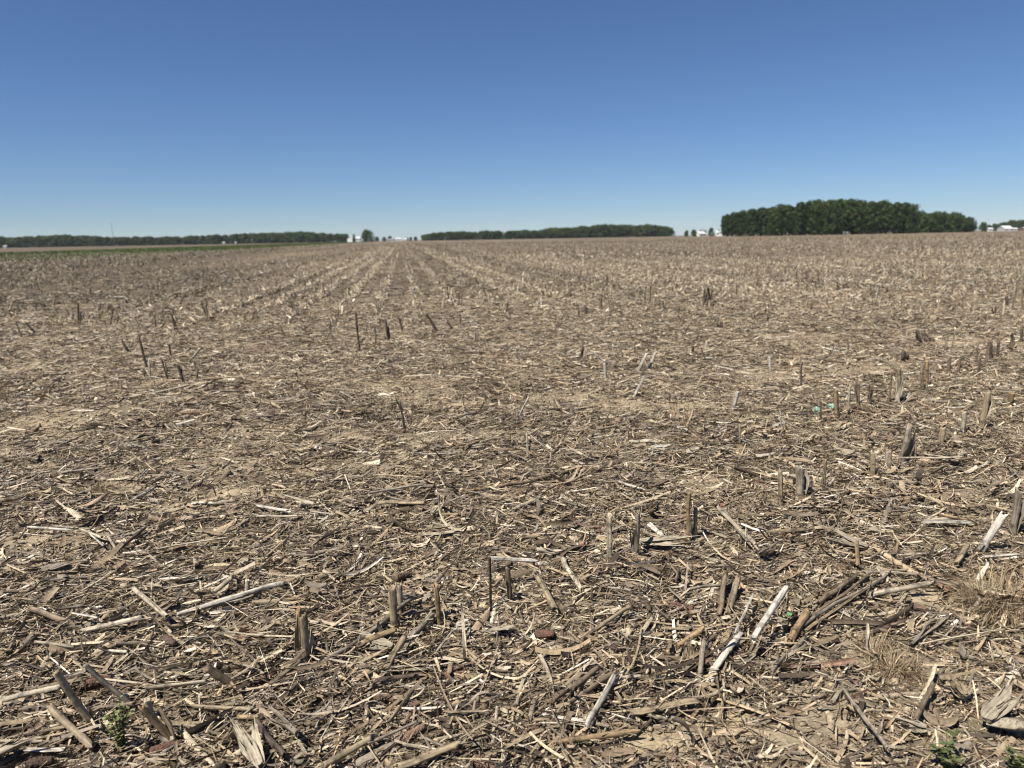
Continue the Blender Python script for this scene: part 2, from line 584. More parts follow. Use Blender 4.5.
# middle distance
MID = np.array([.17, .23, .2, .13, .08, .02, .06, .12])
add_leaves(6.5, 16, 520, .075, .010, 2, 2, .05, keep=.03, mean=5, pitch=.25, roll=.9, curl=1.1, twist=1.3, pw=MID)
add_leaves(6.5, 16, 620, .14, .0052, 2, 2, .05, keep=.05, bias=.65, mean=8, pitch=.16, roll=1.3, curl=.4, twist=1.0, pw=MID)
add_leaves(6.5, 16, 520, .032, .008, 1, 2, .035, keep=.05, pitch=.35, roll=1., twist=1.2, jit=.3, pw=MID)
add_leaves(16, 22, 50, .13, .018, 2, 2, .06, keep=.5, bias=.4, mean=0, pitch=.4, roll=1., curl=1.1, twist=1.4, pw=MID)
# leaves and sheaths that stayed beside the planted rows
PALE = np.array([.30, .18, .12, .05, .02, .01, .16, .16])


def row_leaves(d0, d1, dens, L, W, zhi, sd=.10):
    a_ = R(43)
    n = int(a_ * (d1 * d1 - d0 * d0) * dens)
    r = np.sqrt(rng.uniform(d0 * d0, d1 * d1, n))
    t = rng.uniform(-a_, a_, n)
    x, y = r * np.sin(t), r * np.cos(t)
    c = x * rper[0] + y * rper[1]
    q = x * rdir[0] + y * rdir[1]
    k = np.round((c - .3) / .762)
    ok = rng.random(n) < np.clip(2.2 * (row_amount(k, q) - .30), .03, 1) * np.clip((r - 13) / 10, .1, 1)
    k, q = k[ok], q[ok]
    c = k * .762 + .3 + rng.normal(0, sd, len(k))
    x, y = rper[0] * c + rdir[0] * q, rper[1] * c + rdir[1] * q
    n = len(x)
    P = np.stack([x, y, hgt(x, y) + .01 + rng.random(n) ** 1.4 * zhi], -1)
    leafy.add(ribbons(P, ln(n, L, .4, L * .4, L * 2.4), ln(n, W, .4, W * .4, W * 2.2), S=2, C=2, pitch=.6, roll=1.2, curl=1., twist=1.4), np.clip(colours(n, PALE, .12) * row_tone(k) * field_tone(x, y)[:, None], .02, .85))


PALE_ROWS = np.array([-5, -4, -3, -2, -1, 3, 4])      # rows whose stubble stands thick and bleached


def row_hash(k):
    k = np.asarray(k).astype(np.int64)
    return _h(k, k * 0 + 5, 77)


def row_amount(k, q):
    """0..1: how well the residue of a planted row still stands at that spot"""
    k = np.asarray(k)
    tall = np.isin(k, PALE_ROWS)
    return np.maximum(.62 * row_hash(k) + .5 * noise(k * .762, q * .05, 5.0, 41) - .02, tall * (.74 + .22 * noise(k * .762, q, 2.5, 44)))


def row_tone(k):
    return (.80 + .36 * row_hash(np.asarray(k) + 1000) + .36 * np.isin(k, PALE_ROWS))[:, None]


rdir = np.array([math.sin(ROW_AZ), math.cos(ROW_AZ)])
rper = np.array([rdir[1], -rdir[0]])
add_leaves(22, 45, 22, .13, .018, 2, 2, .05, keep=.5, bias=.4, mean=0, pitch=.4, roll=1., curl=1.1, twist=1.4, pw=np.array([.1, .25, .3, .2, .05, .02, .03, .1]))
row_leaves(12, 45, 270, .105, .0135, .15, .042)
row_leaves(45, 140, 26, .17, .027, .2, .08)
link('crop_litter', leafy.build('crop_litter', M_LITTER, True), kind='stuff')

chips = Batch()
P = scatter(1.15, 6.0, 75, zhi=.055)
n = len(P)
chips.add(tubes(P, ln(n, .045, .4, .02, .09), ln(n, .0036, .35, .002, .007), K=6, yaw=yaws(n), curl=.15), colours(n))
P = scatter(1.15, 6.5, 26, zhi=.05)
n = len(P)
chips.add(tubes(P, ln(n, .12, .4, .06, .26), ln(n, .0038, .3, .002, .0065), K=7, yaw=yaws(n), curl=.12), colours(n))
P = scatter(6.0, 18, 40, zhi=.05, keep=.3)
n = len(P)
chips.add(tubes(P, ln(n, .14, .55, .05, .42), ln(n, .006, .35, .003, .011), K=5, yaw=yaws(n, .6, 5), curl=.12), colours(n, np.array([.2, .2, .18, .14, .1, .02, .1, .1])))
P = scatter(18, 50, 6, zhi=.06, keep=.5)
n = len(P)
chips.add(tubes(P, ln(n, .2, .5, .08, .5), ln(n, .009, .3, .005, .014), K=4, yaw=yaws(n, .6, 5), curl=.12), colours(n, np.array([.2, .2, .18, .14, .1, .02, .1, .1])))
link('stalk_litter', chips.build('stalk_litter', M_LITTER), kind='stuff')

crumbs = Batch()
a_ = R(43)
n = 60000
r = np.sqrt(rng.uniform(1.2 ** 2, 9 ** 2, n))
t = rng.uniform(-a_, a_, n)
x, y = r * np.sin(t), r * np.cos(t)
ok = rng.random(n) < bare(x, y) * .9 + .04
x, y = x[ok], y[ok]
n = len(x)
Rd = ln(n, .0045, .5, .002, .016)
P = np.stack([x, y, hgt(x, y) + Rd * .3], -1)
crumbs.add(tubes(P, Rd * rng.uniform(1.2, 2.2, n), Rd, K=5, pitch=1.0), np.array([(.32, .26, .17)]) * np.exp(rng.normal(0, .22, (n, 1))))
link('soil_crumbs', crumbs.build('soil_crumbs', M_LITTER, True), kind='stuff')

# ------------------------------------------------------------------ corn stalk meshes


def stalk_mesh(name, H, r, seed, split=False, broken=.5, sides=14, bend=.0, base_flare=False):
    """a stalk along +Z from 0 to H: swollen joints, a groove, a torn top with pale pith"""
    g = np.random.default_rng(seed)
    n = max(6, int(H / .009))
    th = np.linspace(0, 2 * np.pi, sides, endpoint=False)
    nodes = []
    z = g.uniform(.02, .07)
    while z < H:
        nodes.append(z)
        z += g.uniform(.07, .13)
    slope, ph = g.uniform(.1, .9) * r * 2 * broken, g.uniform(0, 6.3)
    spikes = g.normal(0, 1, sides) * r * broken * .5
    if g.random() < .5 * broken * 2:
        k = g.integers(sides)
        for q in range(-2, 3):
            spikes[(k + q) % sides] += H * g.uniform(.08, .22) * broken * (1 - abs(q) / 3)
    Ht = H + slope * np.cos(th - ph) + spikes
    Ht0 = g.normal(0, 1, sides) * r * .35 * (0 if base_flare else 1)
    ell = g.uniform(.55, .92)
    g0 = g.uniform(0, 6.3)
    kink = g.normal(0, bend, (len(nodes) + 1, 2))
    kz = np.array([0.0] + nodes + [H * 1.5])
    kx = np.vstack([[0, 0], np.cumsum(kink * np.diff(kz)[:, None], 0)])
    mb = MB()
    V, C = [], []
    for i in range(n + 1):
        s = i / n
        for j in range(sides):
            zz = Ht0[j] * (1 - s) + Ht[j] * s
            rad = r
            shade = 1.0
            for zn in nodes:
                d = (zz - zn) / .006
                if abs(d) < 3:
                    e = math.exp(-d * d)
                    rad *= 1 + .2 * e
                    shade *= 1 - .35 * math.exp(-((zz - zn - .004) / .004) ** 2)
            gi = int(np.searchsorted(nodes, zz)) % 2
            da = (th[j] - g0 - gi * math.pi + math.pi) % (2 * math.pi) - math.pi
            rad *= 1 - .16 * math.exp(-(da / .45) ** 2)
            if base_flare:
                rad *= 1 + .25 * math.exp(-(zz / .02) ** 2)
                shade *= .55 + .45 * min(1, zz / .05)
            rad *= 1 + g.normal(0, .035)
            x, y = rad * math.cos(th[j]), rad * ell * math.sin(th[j])
            if split:
                y = max(y, -r * .08) + g.normal(0, .03) * r
            V.append((x + np.interp(zz, kz, kx[:, 0]), y + np.interp(zz, kz, kx[:, 1]), zz))
            cc = shade
            if split and math.sin(th[j]) < -.05:
                C.append((.95, .93, .9) if g.random() < .75 else (.6, .55, .5))
            else:
                C.append((cc, cc * .98, cc * .95))
    F = []
    for i in range(n):
        for j in range(sides):
            k = (j + 1) % sides
            F.append((i * sides + j, i * sides + k, (i + 1) * sides + k, (i + 1) * sides + j))
    # torn ends: an inner wall and the pith
    for end, row in ((0, 0), (1, n)):
        o = len(V)
        sg = -1 if end else 1
        mid = np.mean([V[row * sides + j] for j in range(sides)], 0)
        lowest = (min if end else max)(V[row * sides + j][2] for j in range(sides))
        for j in range(sides):
            v = np.array(V[row * sides + j])
            w = mid + (v - mid) * .72
            w[2] = v[2] + sg * .0015
            V.append(tuple(w))
            C.append((1.15, 1.1, 1.0))
        for j in range(sides):
            v = np.array(V[row * sides + j])
            w = mid + (v - mid) * .62
            w[2] = (lowest + sg * r * .5) if g.random() < .8 else v[2]
            V.append(tuple(w))
            C.append((1.2, 1.15, 1.05))
        V.append((mid[0], mid[1], lowest + sg * r * .35))
        C.append((1.3, 1.25, 1.15))
        for j in range(sides):
            k = (j + 1) % sides
            a, b = row * sides + j, row * sides + k
            q1 = (a, b, o + k, o + j) if end else (b, a, o + j, o + k)
            q2 = (o + j, o + k, o + sides + k, o + sides + j) if end else (o + k, o + j, o + sides + j, o + sides + k)
            q3 = (o + sides + j, o + sides + k, len(V) - 1) if end else (o + sides + k, o + sides + j, len(V) - 1)
            F += [q1, q2, q3]
    mb.add(V, F, C)
    return mb.mesh(name, M_STALK, True)


def sheath_mesh(name, H, r, seed, flare=.6):
    """a torn leaf sheath wrapping a stalk along +Z, loosening towards its top, ragged"""
    g = np.random.default_rng(seed)
    n, c = 10, 9
    span = g.uniform(2.2, 4.2)
    a0 = g.uniform(0, 6.3)
    mb = MB()
    V, C = [], []
    tops = H * (1 + g.normal(0, .12, c)) * np.clip(1 - .4 * np.abs(np.linspace(-1, 1, c)) ** 2, .3, 1)
    z0 = g.uniform(0, .15) * H
    for i in range(n + 1):
        s = i / n
        for j in range(c):
            sp = span * (1 - .45 * s)
            t = a0 + (j / (c - 1) - .5) * sp
            rad = r * (1.14 + flare * s ** 2.2) * (1 + .06 * math.sin(9 * t))
            sway = flare * r * 1.2 * s ** 2
            V.append((rad * math.cos(t) + sway * math.cos(a0), rad * math.sin(t) + sway * math.sin(a0), z0 + (tops[j] - z0) * s))
            k = 1 + g.normal(0, .07)
            C.append((k, k, k))
    F = [(i * c + j, i * c + j + 1, (i + 1) * c + j + 1, (i + 1) * c + j) for i in range(n) for j in range(c - 1)]
    mb.add(V, F, C)
    return mb.mesh(name, M_SHEATH, True)


# variants: unit radius classes, reused
LY = []          # lying pieces: (length, radius, mesh, sheath or None)
for s in range(26):
    Ls = [.09, .12, .16, .2, .25, .3, .36][s % 7]
    LY.append((Ls, .009, stalk_mesh('stalk', Ls, .009, 100 + s, split=(s % 5 == 2), broken=.7, bend=.055), sheath_mesh('leaf_sheath', Ls * .75, .009, 300 + s, 1.0) if s % 4 == 1 else None))
ST = []          # standing stubs
for s in range(18):
    Hs = [.12, .16, .2, .24, .3, .4][s % 6]
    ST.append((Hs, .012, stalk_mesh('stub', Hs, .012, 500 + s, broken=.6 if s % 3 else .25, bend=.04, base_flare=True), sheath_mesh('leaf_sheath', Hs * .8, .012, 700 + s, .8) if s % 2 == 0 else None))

TONE = {'pale': (.56, .49, .37), 'tan': (.40, .325, .215), 'brown': (.26, .20, .135), 'grey': (.34, .29, .225), 'dark': (.15, .112, .080),
        'white': (.66, .615, .53), 'orange': (.40, .29, .165)}
CATALOG = []     # every countable thing near the camera: dict(obj, kind, words, phrase, xyz ...)


def rot_to(d, roll):
    d = Vector(d).normalized()
    return d.to_track_quat('Z', 'Y').to_matrix().to_4x4() @ Matrix.Rotation(roll, 4, 'Z')


def tint(tone):
    c = .67 * np.array(TONE[tone]) * math.exp(rng.normal(0, .1))
    return (*c, 1)


def put(name, me_, sheath, base, direc, length, radius, var, tone, roll=None):
    o = bpy.data.objects.new(name, me_)
    COL.objects.link(o)
    roll = rng.uniform(0, 6.3) if roll is None else roll
    sx = radius / var[1]
    o.matrix_world = Matrix.Translation(base) @ rot_to(direc, roll) @ Matrix.Diagonal((sx, sx, length / var[0], 1))
    o.color = tint(tone)
    if sheath is not None:
        c = bpy.data.objects.new('leaf_sheath', sheath)
        COL.objects.link(c)
        c.parent = o
        c.color = tint({'dark': 'brown', 'white': 'pale', 'pale': 'pale', 'tan': 'pale', 'brown': 'tan', 'grey': 'grey', 'orange': 'tan'}[tone])
    return o


def size_word(L, cuts, names):
    for c, nm in zip(cuts, names):
        if L < c:
            return nm
    return names[-1]


def stub(px, py, hpx, lean, wpx, tone, sheath=None, label=None, phrase=None):
    x, y = at(px, py)
    s = scale_at(x, y)
    down = math.atan2(CAM_H, math.hypot(x, y))
    H = hpx / s / math.cos(down)
    lat = lean / s
    az = math.atan2(x, y)
    side = np.array([math.cos(az), -math.sin(az), 0])
    dv = side * lat + np.array([0, 0, H]) + np.array([math.sin(az), math.cos(az), 0]) * rng.normal(0, .06) * H
    Lg = float(np.linalg.norm(dv))
    cand = [v for v in ST if (v[3] is not None) == bool(sheath)] if sheath is not None else ST
    var = min(cand, key=lambda v: abs(v[0] - Lg) + rng.uniform(0, .06))
    sunk = .02
    base = Vector((x, y, float(hgt(x, y)) - sunk))
    o = put('corn_stub', var[2], var[3], base, dv, Lg + sunk, max(wpx / s / 2, .004), var, tone)
    CATALOG.append(dict(o=o, kind='stub', L=Lg, tone=tone, p=(x, y), label=label, phrase=phrase, lean=lean / max(hpx, 1), sheath=var[3] is not None))
    return o


def lying(x0, y0, x1, y1, wpx, tone, raise0=0.0, raise1=0.0, split=None, label=None, phrase=None, sheath=False):
    a, b = np.array(at(x0, y0)), np.array(at(x1, y1))
    s = scale_at(*((a + b) / 2))
    r = max(wpx / s / 2, .0015)
    za = float(hgt(*a)) + r * .5 + .022 + raise0
    zb = float(hgt(*b)) + r * .5 + .022 + raise1
    # a raised end is seen above the ground: pull it towards the camera so that it still stands where the photograph has it
    a = a * (1 - za / CAM_H)
    b = b * (1 - zb / CAM_H)
    d = np.array([*(b - a), zb - za])
    Lg = float(np.linalg.norm(d))
    want = [v for i, v in enumerate(LY) if (split is None or (i % 5 == 2) == split) and (v[3] is not None) == sheath] or LY
    var = min(want, key=lambda v: abs(v[0] - Lg) + rng.uniform(0, .05))
    o = put('corn_stalk', var[2], var[3], Vector((a[0], a[1], za)), d, Lg, r, var, tone, roll=None if not split else math.pi)
    CATALOG.append(dict(o=o, kind='stalk', L=Lg, tone=tone, p=tuple((a + b) / 2), label=label, phrase=phrase, dir=d, split=bool(split), sheath=sheath))
    return o


# ---- stubs the photograph shows one by one
S = stub
S(98, 728, 62, -24, 7, 'tan', False, 'tan stub leaning over the leafy green weed from its left', 'the stub leaning over the green weed')
S(180, 737, 46, -25, 7, 'orange', True, 'yellowish tan stub tilted away to the left just right of the green weed')
S(150, 716, 23, -1, 7, 'pale', False, 'stumpy pale stub standing upright right behind the green weed')
S(145, 706, 52, -44, 8, 'grey', False, 'grey stub leaning steeply to the left behind the leafy green weed')
S(245, 684, 28, -30, 9, 'brown', False, 'thick brown stub slanting left between the green weed and the twin stub', 'the thick slanting brown stub')
S(308, 662, 46, -5, 8.5, 'tan', True, 'upright tan stub with a torn sheath on its left, nearest upright one', 'the twin stub with a torn sheath')
S(297, 656, 46, 4, 5, 'orange', True, 'narrow split stub standing against the left side of the nearest upright stub')
S(395, 634, 46, -2, 8, 'tan', False, 'straight tan stub with a narrower grey stub close behind it', 'the straight tan stub pair')
S(402, 622, 36, -1, 5, 'grey', True, 'narrow grey stub close behind a straight tan stub')
S(440, 626, 38, -2, 7.5, 'orange', False, 'brown orange stub with one swollen joint between tan stub pair and hooked stub', 'the brown jointed stub')
S(491, 613, 50, -2, 4, 'dark', False, 'thin dark stub directly below the pale stalk bent like a hook')
S(511, 604, 34, -2, 5, 'brown', True, 'brown stub just right of the thin hooked stub')
S(610, 568, 50, -1, 5.5, 'pale', False, 'pale straight stub standing left of the white topped stub')
S(636, 562, 45, -1, 6.5, 'grey', True, 'grey stub with a broken white top and dark leaning sheath', 'the white topped grey stub')
S(689, 543, 48, -3, 6.5, 'orange', False, 'orange brown straight stub with a shorter stub touching its right side', 'the orange brown stub')
S(695, 540, 30, -1, 5, 'tan', True, 'short tan stub touching the right side of the orange brown stub')
S(781, 506, 32, -2, 6.5, 'tan', False, 'tan stub standing left of the splintered grey stub')
S(800, 503, 33, -1, 7.5, 'grey', True, 'splintered grey stub with loose fibres between two tan stubs', 'the splintered grey stub')
S(823, 495, 33, 0, 4, 'tan', False, 'slim tan stub with a light tip right of the splintered grey stub')
S(873, 480, 25, -1, 5, 'tan', False, 'plain tan stub left of the white tipped stump')
S(889, 470, 18, 0, 6.5, 'grey', False, 'low stump with a white tip left of the tallest stub of its row', 'the white tipped stump')
S(901, 462, 37, 4, 7, 'grey', True, 'tallest stub of the cluster, grey and split, right of the white tipped stump', 'the tall split grey stub')
S(914, 459, 17, 0, 5, 'tan', False, 'short tan stub just right of the tall split grey stub')
S(940, 450, 20, 0, 6, 'tan', False, 'tan stub with a pale straw lying at its foot')
S(962, 437, 22, 0, 5.5, 'pale', False, 'pale yellow stub with a pointed top behind the straw at its foot')
S(981, 430, 37, 0, 5, 'tan', True, 'tall tan stub right of the pale pointed stub', 'the tall tan stub by the right edge')
S(1009, 404, 13, 0, 5.5, 'orange', False, 'very short orange stub right of the tall tan stub')
S(977, 548, 42, 16, 8, 'white', False, 'white weathered stub leaning right beside a grey upright stub', 'the white leaning stub')
S(1012, 535, 45, 2, 6.5, 'grey', True, 'grey upright stub right of the white leaning stub')
S(821, 424, 24, -1, 3.2, 'dark', False, 'dark thin stub between the two mint green scraps')
S(837, 419, 27, -2, 5, 'orange', False, 'brown stub touching the right mint green scrap')
S(848, 418, 30, 0, 3, 'pale', False, 'pale thin stub one step right of the mint green scraps')
for px, py, h, l, w, t in [(858, 409, 25, 0, 3.2, 'brown'), (868, 408, 24, 0, 3.2, 'brown'), (888, 405, 31, 0, 3.2, 'brown'), (897, 404, 33, -1, 4, 'tan'), (922, 392, 27, 0, 3.6, 'brown'),
                           (927, 388, 25, 0, 4, 'orange'), (948, 376, 18, 0, 3.2, 'brown'), (958, 374, 16, 0, 3.2, 'brown'), (977, 365, 22, 0, 3.2, 'brown'), (985, 364, 24, 1, 3.2, 'brown'),
                           (991, 359, 17, -1, 3, 'dark'), (998, 358, 15, -1, 3, 'dark'), (1011, 350, 17, 0, 3, 'brown'), (1021, 340, 15, 0, 3, 'dark'),
                           (922, 346, 16, -4, 3, 'dark'), (926, 344, 14, -3, 3, 'dark'), (934, 340, 8, -6, 4, 'dark'), (902, 361, 10, 2, 5, 'dark'), (870, 297, 11, -1, 2.4, 'dark'), (887, 293, 5, -1, 2.4, 'dark'),
                           (995, 315, 9, 0, 2.2, 'dark'), (1022, 305, 22, 0, 2, 'brown'), (1008, 306, 10, -2, 3, 'dark'), (708, 306, 20, -1, 2.6, 'dark'), (704, 305, 16, 0, 2, 'dark'), (712, 306, 17, 0, 2, 'brown'),
                           (737, 296, 12, 0, 1.8, 'dark'), (756, 294, 16, 1, 2.4, 'brown'), (806, 282, 11, -1, 2, 'dark'), (812, 284, 8, 0, 2, 'brown'), (676, 293, 10, 0, 2, 'dark'), (649, 305, 20, 1, 2, 'brown'),
                           (586, 315, 10, 0, 3, 'dark'), (579, 318, 8, 0, 2, 'dark'), (601, 308, 10, -1, 2, 'brown'), (581, 362, 17, 1, 2.2, 'dark'), (692, 358, 17, -1, 2.2, 'brown'), (705, 354, 14, 1, 2.2, 'pale'),
                           (722, 331, 8, -1, 3, 'dark'), (754, 320, 6, 0, 2, 'dark'), (148, 370, 32, -4, 2.4, 'dark'), (168, 380, 20, -4, 2.2, 'dark'), (184, 382, 17, -5, 2.6, 'dark'), (198, 381, 20, -2, 2, 'grey'),
                           (171, 358, 14, 0, 2, 'dark'), (130, 352, 14, -6, 1.8, 'dark'), (177, 330, 17, -3, 1.8, 'dark'), (22, 335, 14, -3, 1.8, 'brown'), (38, 335, 13, -8, 1.8, 'brown'), (156, 328, 14, 0, 1.8, 'brown'),
                           (80, 325, 14, 1, 1.8, 'brown'), (208, 322, 16, -1, 1.8, 'brown'), (360, 349, 36, -2, 2.3, 'dark'), (389, 343, 24, -3, 2.4, 'dark'), (376, 342, 18, -1, 1.8, 'brown'), (403, 331, 15, -4, 2.2, 'dark'),
                           (438, 333, 18, -9, 2.0, 'dark'), (455, 331, 8, -7, 2.4, 'dark'), (476, 345, 14, 2, 2.6, 'grey'), (460, 327, 14, 0, 1.8, 'brown'), (332, 338, 20, -1, 1.6, 'brown'), (287, 338, 14, -5, 2.2, 'brown'),
                           (331, 337, 18, 0, 1.8, 'pale'), (448, 300, 14, 0, 1.6, 'brown'), (442, 308, 10, 2, 2.2, 'pale'), (376, 315, 12, 3, 1.8, 'pale'), (315, 292, 8, 0, 2, 'pale'), (571, 297, 9, 0, 1.8, 'brown')]:
    S(px, py, h, l, w, t)
S(406, 432, 30, -5, 2.4, 'dark', False, 'lone thin dark stem standing on a bare pale patch of soil', 'the lone thin dark stem')
S(606, 379, 20, -1, 3.2, 'white', False, 'white stub broken over at the top with its end pointing left')
bent = CATALOG[-1]['o']
S(632, 400, 21, 10, 3.2, 'white', False, 'white stub leaning right beside a pale husk on bare soil', 'the white stub leaning beside a husk')
S(637, 371, 18, 8, 3, 'white', False, 'left of two white stubs leaning right behind the bare soil patch')
S(648, 370, 17, 7, 3.2, 'white', False, 'right of two white stubs leaning right behind the bare soil patch')
S(649, 369, 8, -4, 2.2, 'pale', False, 'short pale stub leaning left against the right of two white stubs')
S(732, 413, 19, 4, 4.2, 'white', False, 'white stub leaning right with dark residue heaped on its right', 'the white stub with dark residue beside it')
S(515, 424, 25, 14, 3, 'white', False, 'thin white stub leaning right in front of bare soil')
S(150, 378, 19, 1, 2.6, 'white', False, 'white stub below a dark tall one in the left cluster')
S(187, 362, 14, 13, 2.4, 'white', False, 'white stub leaning far right over dark residue', 'the white stub leaning over dark residue')
S(245, 600, 22, 3, 5, 'pale', False, 'pale slim stub standing alone behind the leaning brown stub')
S(770, 370, 14, -1, 3, 'white', False, 'pale stub with one loose leaf left of the green scraps')

# ---- further stubs along the rows: nearest first, up to 300
have = np.array([c['p'] for c in CATALOG])
cand = []
for k in range(-60, 61):
    for q in np.arange(6, 30, .17):
        if rng.random() < .72:
            continue
        p = rper * (k * .762 + .3 + rng.normal(0, .03)) + rdir * (q + rng.normal(0, .05))
        a = math.degrees(math.atan2(p[0], p[1]))
        d = math.hypot(*p)
        if abs(a) < 36 and d > 12 and rng.random() < np.clip((d - 12) / 8, 0, 1):
            cand.append((d, p))
# the headland rows run aslant across the foreground
hd = np.array([.80, .60])
hp = np.array([-.60, .80])
for k, off in ((-2, -1.52), (-1, -.76), (1, .76), (2, 1.5), (3, 2.25), (4, 3.0), (5, 3.8), (6, 4.5), (7, 5.3), (8, 6.1)):
    for q in np.arange(-9, 14, .19):
        if rng.random() < (.80 if k > 0 else .9):
            continue
        p = np.array([1.03, 3.4]) + hp * off + hd * q + rng.normal(0, .04, 2)
        a = math.degrees(math.atan2(p[0], p[1]))
        d = math.hypot(*p)
        u_, v_ = project(*p, 0)
        if abs(a) < 36 and 2.2 < d < 11 and (u_ > 600 or v_ > 610):
            cand.append((d, p))
cand.sort(key=lambda c: c[0])
for d, p in cand:
    if len([c for c in CATALOG if c['kind'] == 'stub']) >= 296:
        break
    if np.min(np.hypot(*(have - p).T)) < .16 or bare(*p) > .6:
        continue
    x, y = p
    H = float(np.clip(rng.normal(.13, .06), .05, .3)) if d < 10 else float(np.clip(rng.normal(.17, .06), .06, .34))
    tone = str(rng.choice(['tan', 'brown', 'grey', 'dark', 'pale', 'white'], p=[.28, .30, .16, .06, .16, .04]))
    dv = np.array([*rng.normal(0, .22, 2), 1.0]) * H
    var = min(ST, key=lambda v: abs(v[0] - H) + rng.uniform(0, .1))
    o = put('corn_stub', var[2], var[3], Vector((x, y, float(hgt(x, y)) - .02)), dv, H + .02, float(np.clip(rng.normal(.010, .002), .005, .014)), var, tone)
    lean = dv @ np.array([math.cos(math.atan2(x, y)), -math.sin(math.atan2(x, y)), 0]) / H
    CATALOG.append(dict(o=o, kind='stub', L=H, tone=tone, p=(x, y), label=None, phrase=None, lean=lean, sheath=var[3] is not None))

# ---- lying stalks the photograph shows one by one
Lr = lying
Lr(709, 683, 737, 630, 8.5, 'white', 0, .03, False, 'cream split stalk ending in a long thin splinter, left of the raised white stalk', 'the cream split stalk')
Lr(735, 634, 753, 594, 3.2, 'white', .03, .05, False, 'long thin pale splinter at the upper end of the cream split stalk')
Lr(753, 640, 781, 588, 8.5, 'white', .07, .13, False, 'bleached white stalk raised off the ground above a black shadow', 'the raised bleached stalk')
Lr(774, 674, 804, 638, 3.4, 'tan', .005, .01, True, 'thin tan strip beside the grey stalk that points at the raised bleached stalk')
Lr(771, 673, 802, 634, 4.4, 'grey', .01, .02, False, 'grey stalk below the long stalk, pointing at the raised bleached stalk')
Lr(806, 630, 874, 582, 3.6, 'tan', .005, .012, True, 'thin tan stalk strip lying along the lower side of the longest grey stalk')
Lr(800, 622, 868, 578, 3.2, 'brown', .0, .01, False, 'thin brown stalk lying along the upper side of the longest grey stalk')
Lr(803, 626, 880, 574, 4.2, 'grey', .012, .02, False, 'longest grey stalk lying slantwise right of the raised bleached stalk', 'the longest grey stalk')
Lr(790, 642, 808, 612, 9, 'orange', .01, .02, False, 'orange brown stalk section between the raised stalk and the longest grey stalk')
Lr(818, 604, 863, 574, 6, 'brown', .0, .01, False, 'brown stalk lying parallel just above the longest grey stalk')
Lr(871, 595, 926, 586, 6, 'pale', .0, .02, False, 'pale stalk lying level with a hooked end above bare soil', 'the level pale stalk above bare soil')
Lr(877, 628, 912, 606, 6.5, 'dark', .0, .01, False, 'short dark weathered stalk lying aslant on bare soil', 'the short dark stalk on bare soil')
Lr(920, 644, 1003, 628, 2.4, 'pale', .01, .03, False, 'very thin long straw lying below the dry grass tuft', 'the very thin long straw')
Lr(629, 712, 698, 706, 8, 'tan', .01, .01, True, 'stout tan stalk lying level below the cream split stalk', 'the stout level tan stalk')
Lr(589, 729, 614, 677, 5, 'grey', .0, .02, False, 'grey stalk strip along the right side of the white flat split stalk')
Lr(586, 727, 612, 677, 6, 'white', .005, .035, False, 'white flat split stalk left of the stout level tan stalk', 'the white flat split stalk')
Lr(553, 743, 632, 734, 7, 'orange', .0, .0, False, 'orange tan stalk on bare soil under the white flat split stalk')
Lr(552, 701, 595, 667, 6.5, 'brown', .01, .03, False, 'brown stalk slanting up, left of two beside the white split stalk')
Lr(569, 703, 612, 672, 6.5, 'brown', .01, .03, False, 'dark brown stalk slanting up, right of two beside the white split stalk')
Lr(537, 576, 555, 609, 6, 'tan', .03, .0, False, 'tan stalk tipped towards the viewer with a dark broken end')
Lr(563, 558, 575, 592, 5, 'pale', .03, .0, False, 'pale stalk tipped towards the viewer right of a tan one')
Lr(666, 653, 702, 630, 5.5, 'orange', .0, .02, False, 'slim orange tan stalk left of the cream split stalk')
Lr(718, 617, 729, 576, 7, 'brown', .0, .03, False, 'left of two parallel brown stalks above the cream split stalk')
Lr(727, 615, 737, 580, 7, 'tan', .0, .03, False, 'right of two parallel brown stalks above the cream split stalk')
Lr(697, 693, 703, 643, 6, 'grey', .0, .03, False, 'grey stalk standing on edge along the left of the cream split stalk')
Lr(266, 688, 303, 660, 6.5, 'tan', .0, .02, False, 'tan stalk lying against the foot of the twin stub')
Lr(254, 723, 296, 684, 6.5, 'dark', .0, .02, False, 'dark grey stalk slanting up below the twin stub')
Lr(361, 644, 393, 628, 6, 'orange', .01, .02, False, 'light orange stalk reaching the foot of the straight tan stub')
Lr(330, 657, 420, 601, 6, 'grey', .005, .02, False, 'long grey stalk running behind the straight tan stub')
Lr(385, 671, 401, 639, 7.5, 'tan', .0, .03, False, 'thick tan stalk right below the straight tan stub')
Lr(410, 637, 432, 612, 7, 'pale', .0, .03, False, 'pale stalk between the tan stub pair and the brown jointed stub')
Lr(324, 766, 374, 739, 8, 'tan', .0, .01, False, 'tan stalk at the bottom edge pointing up to a thin bent twig')
Lr(388, 723, 411, 690, 4, 'tan', .01, .03, False, 'thin bent twig rising right of the tan stalk at the bottom edge')
Lr(396, 767, 456, 746, 10, 'tan', .0, .01, False, 'thickest tan stalk, cut by the bottom edge')
Lr(0, 701, 60, 687, 5, 'pale', .01, .02, False, 'pale stalk running in from the left edge')
Lr(145, 688, 207, 680, 6, 'pale', .01, .02, False, 'cream flattened stalk lying level above the tilted tan stub', 'the cream flattened stalk')
Lr(192, 706, 256, 709, 5, 'tan', .01, .01, False, 'tan stalk lying level below the slanting brown stub')
Lr(26, 749, 62, 749, 5.5, 'white', .005, .005, True, 'short white half stalk left of the leaning tan stub')
Lr(50, 706, 91, 745, 7.5, 'tan', .03, .0, False, 'stout tan stalk sloping down under the leaning tan stub')
Lr(133, 588, 169, 618, 5, 'pale', .02, .0, False, 'pale stalk pointing down to the right in the litter on the left')
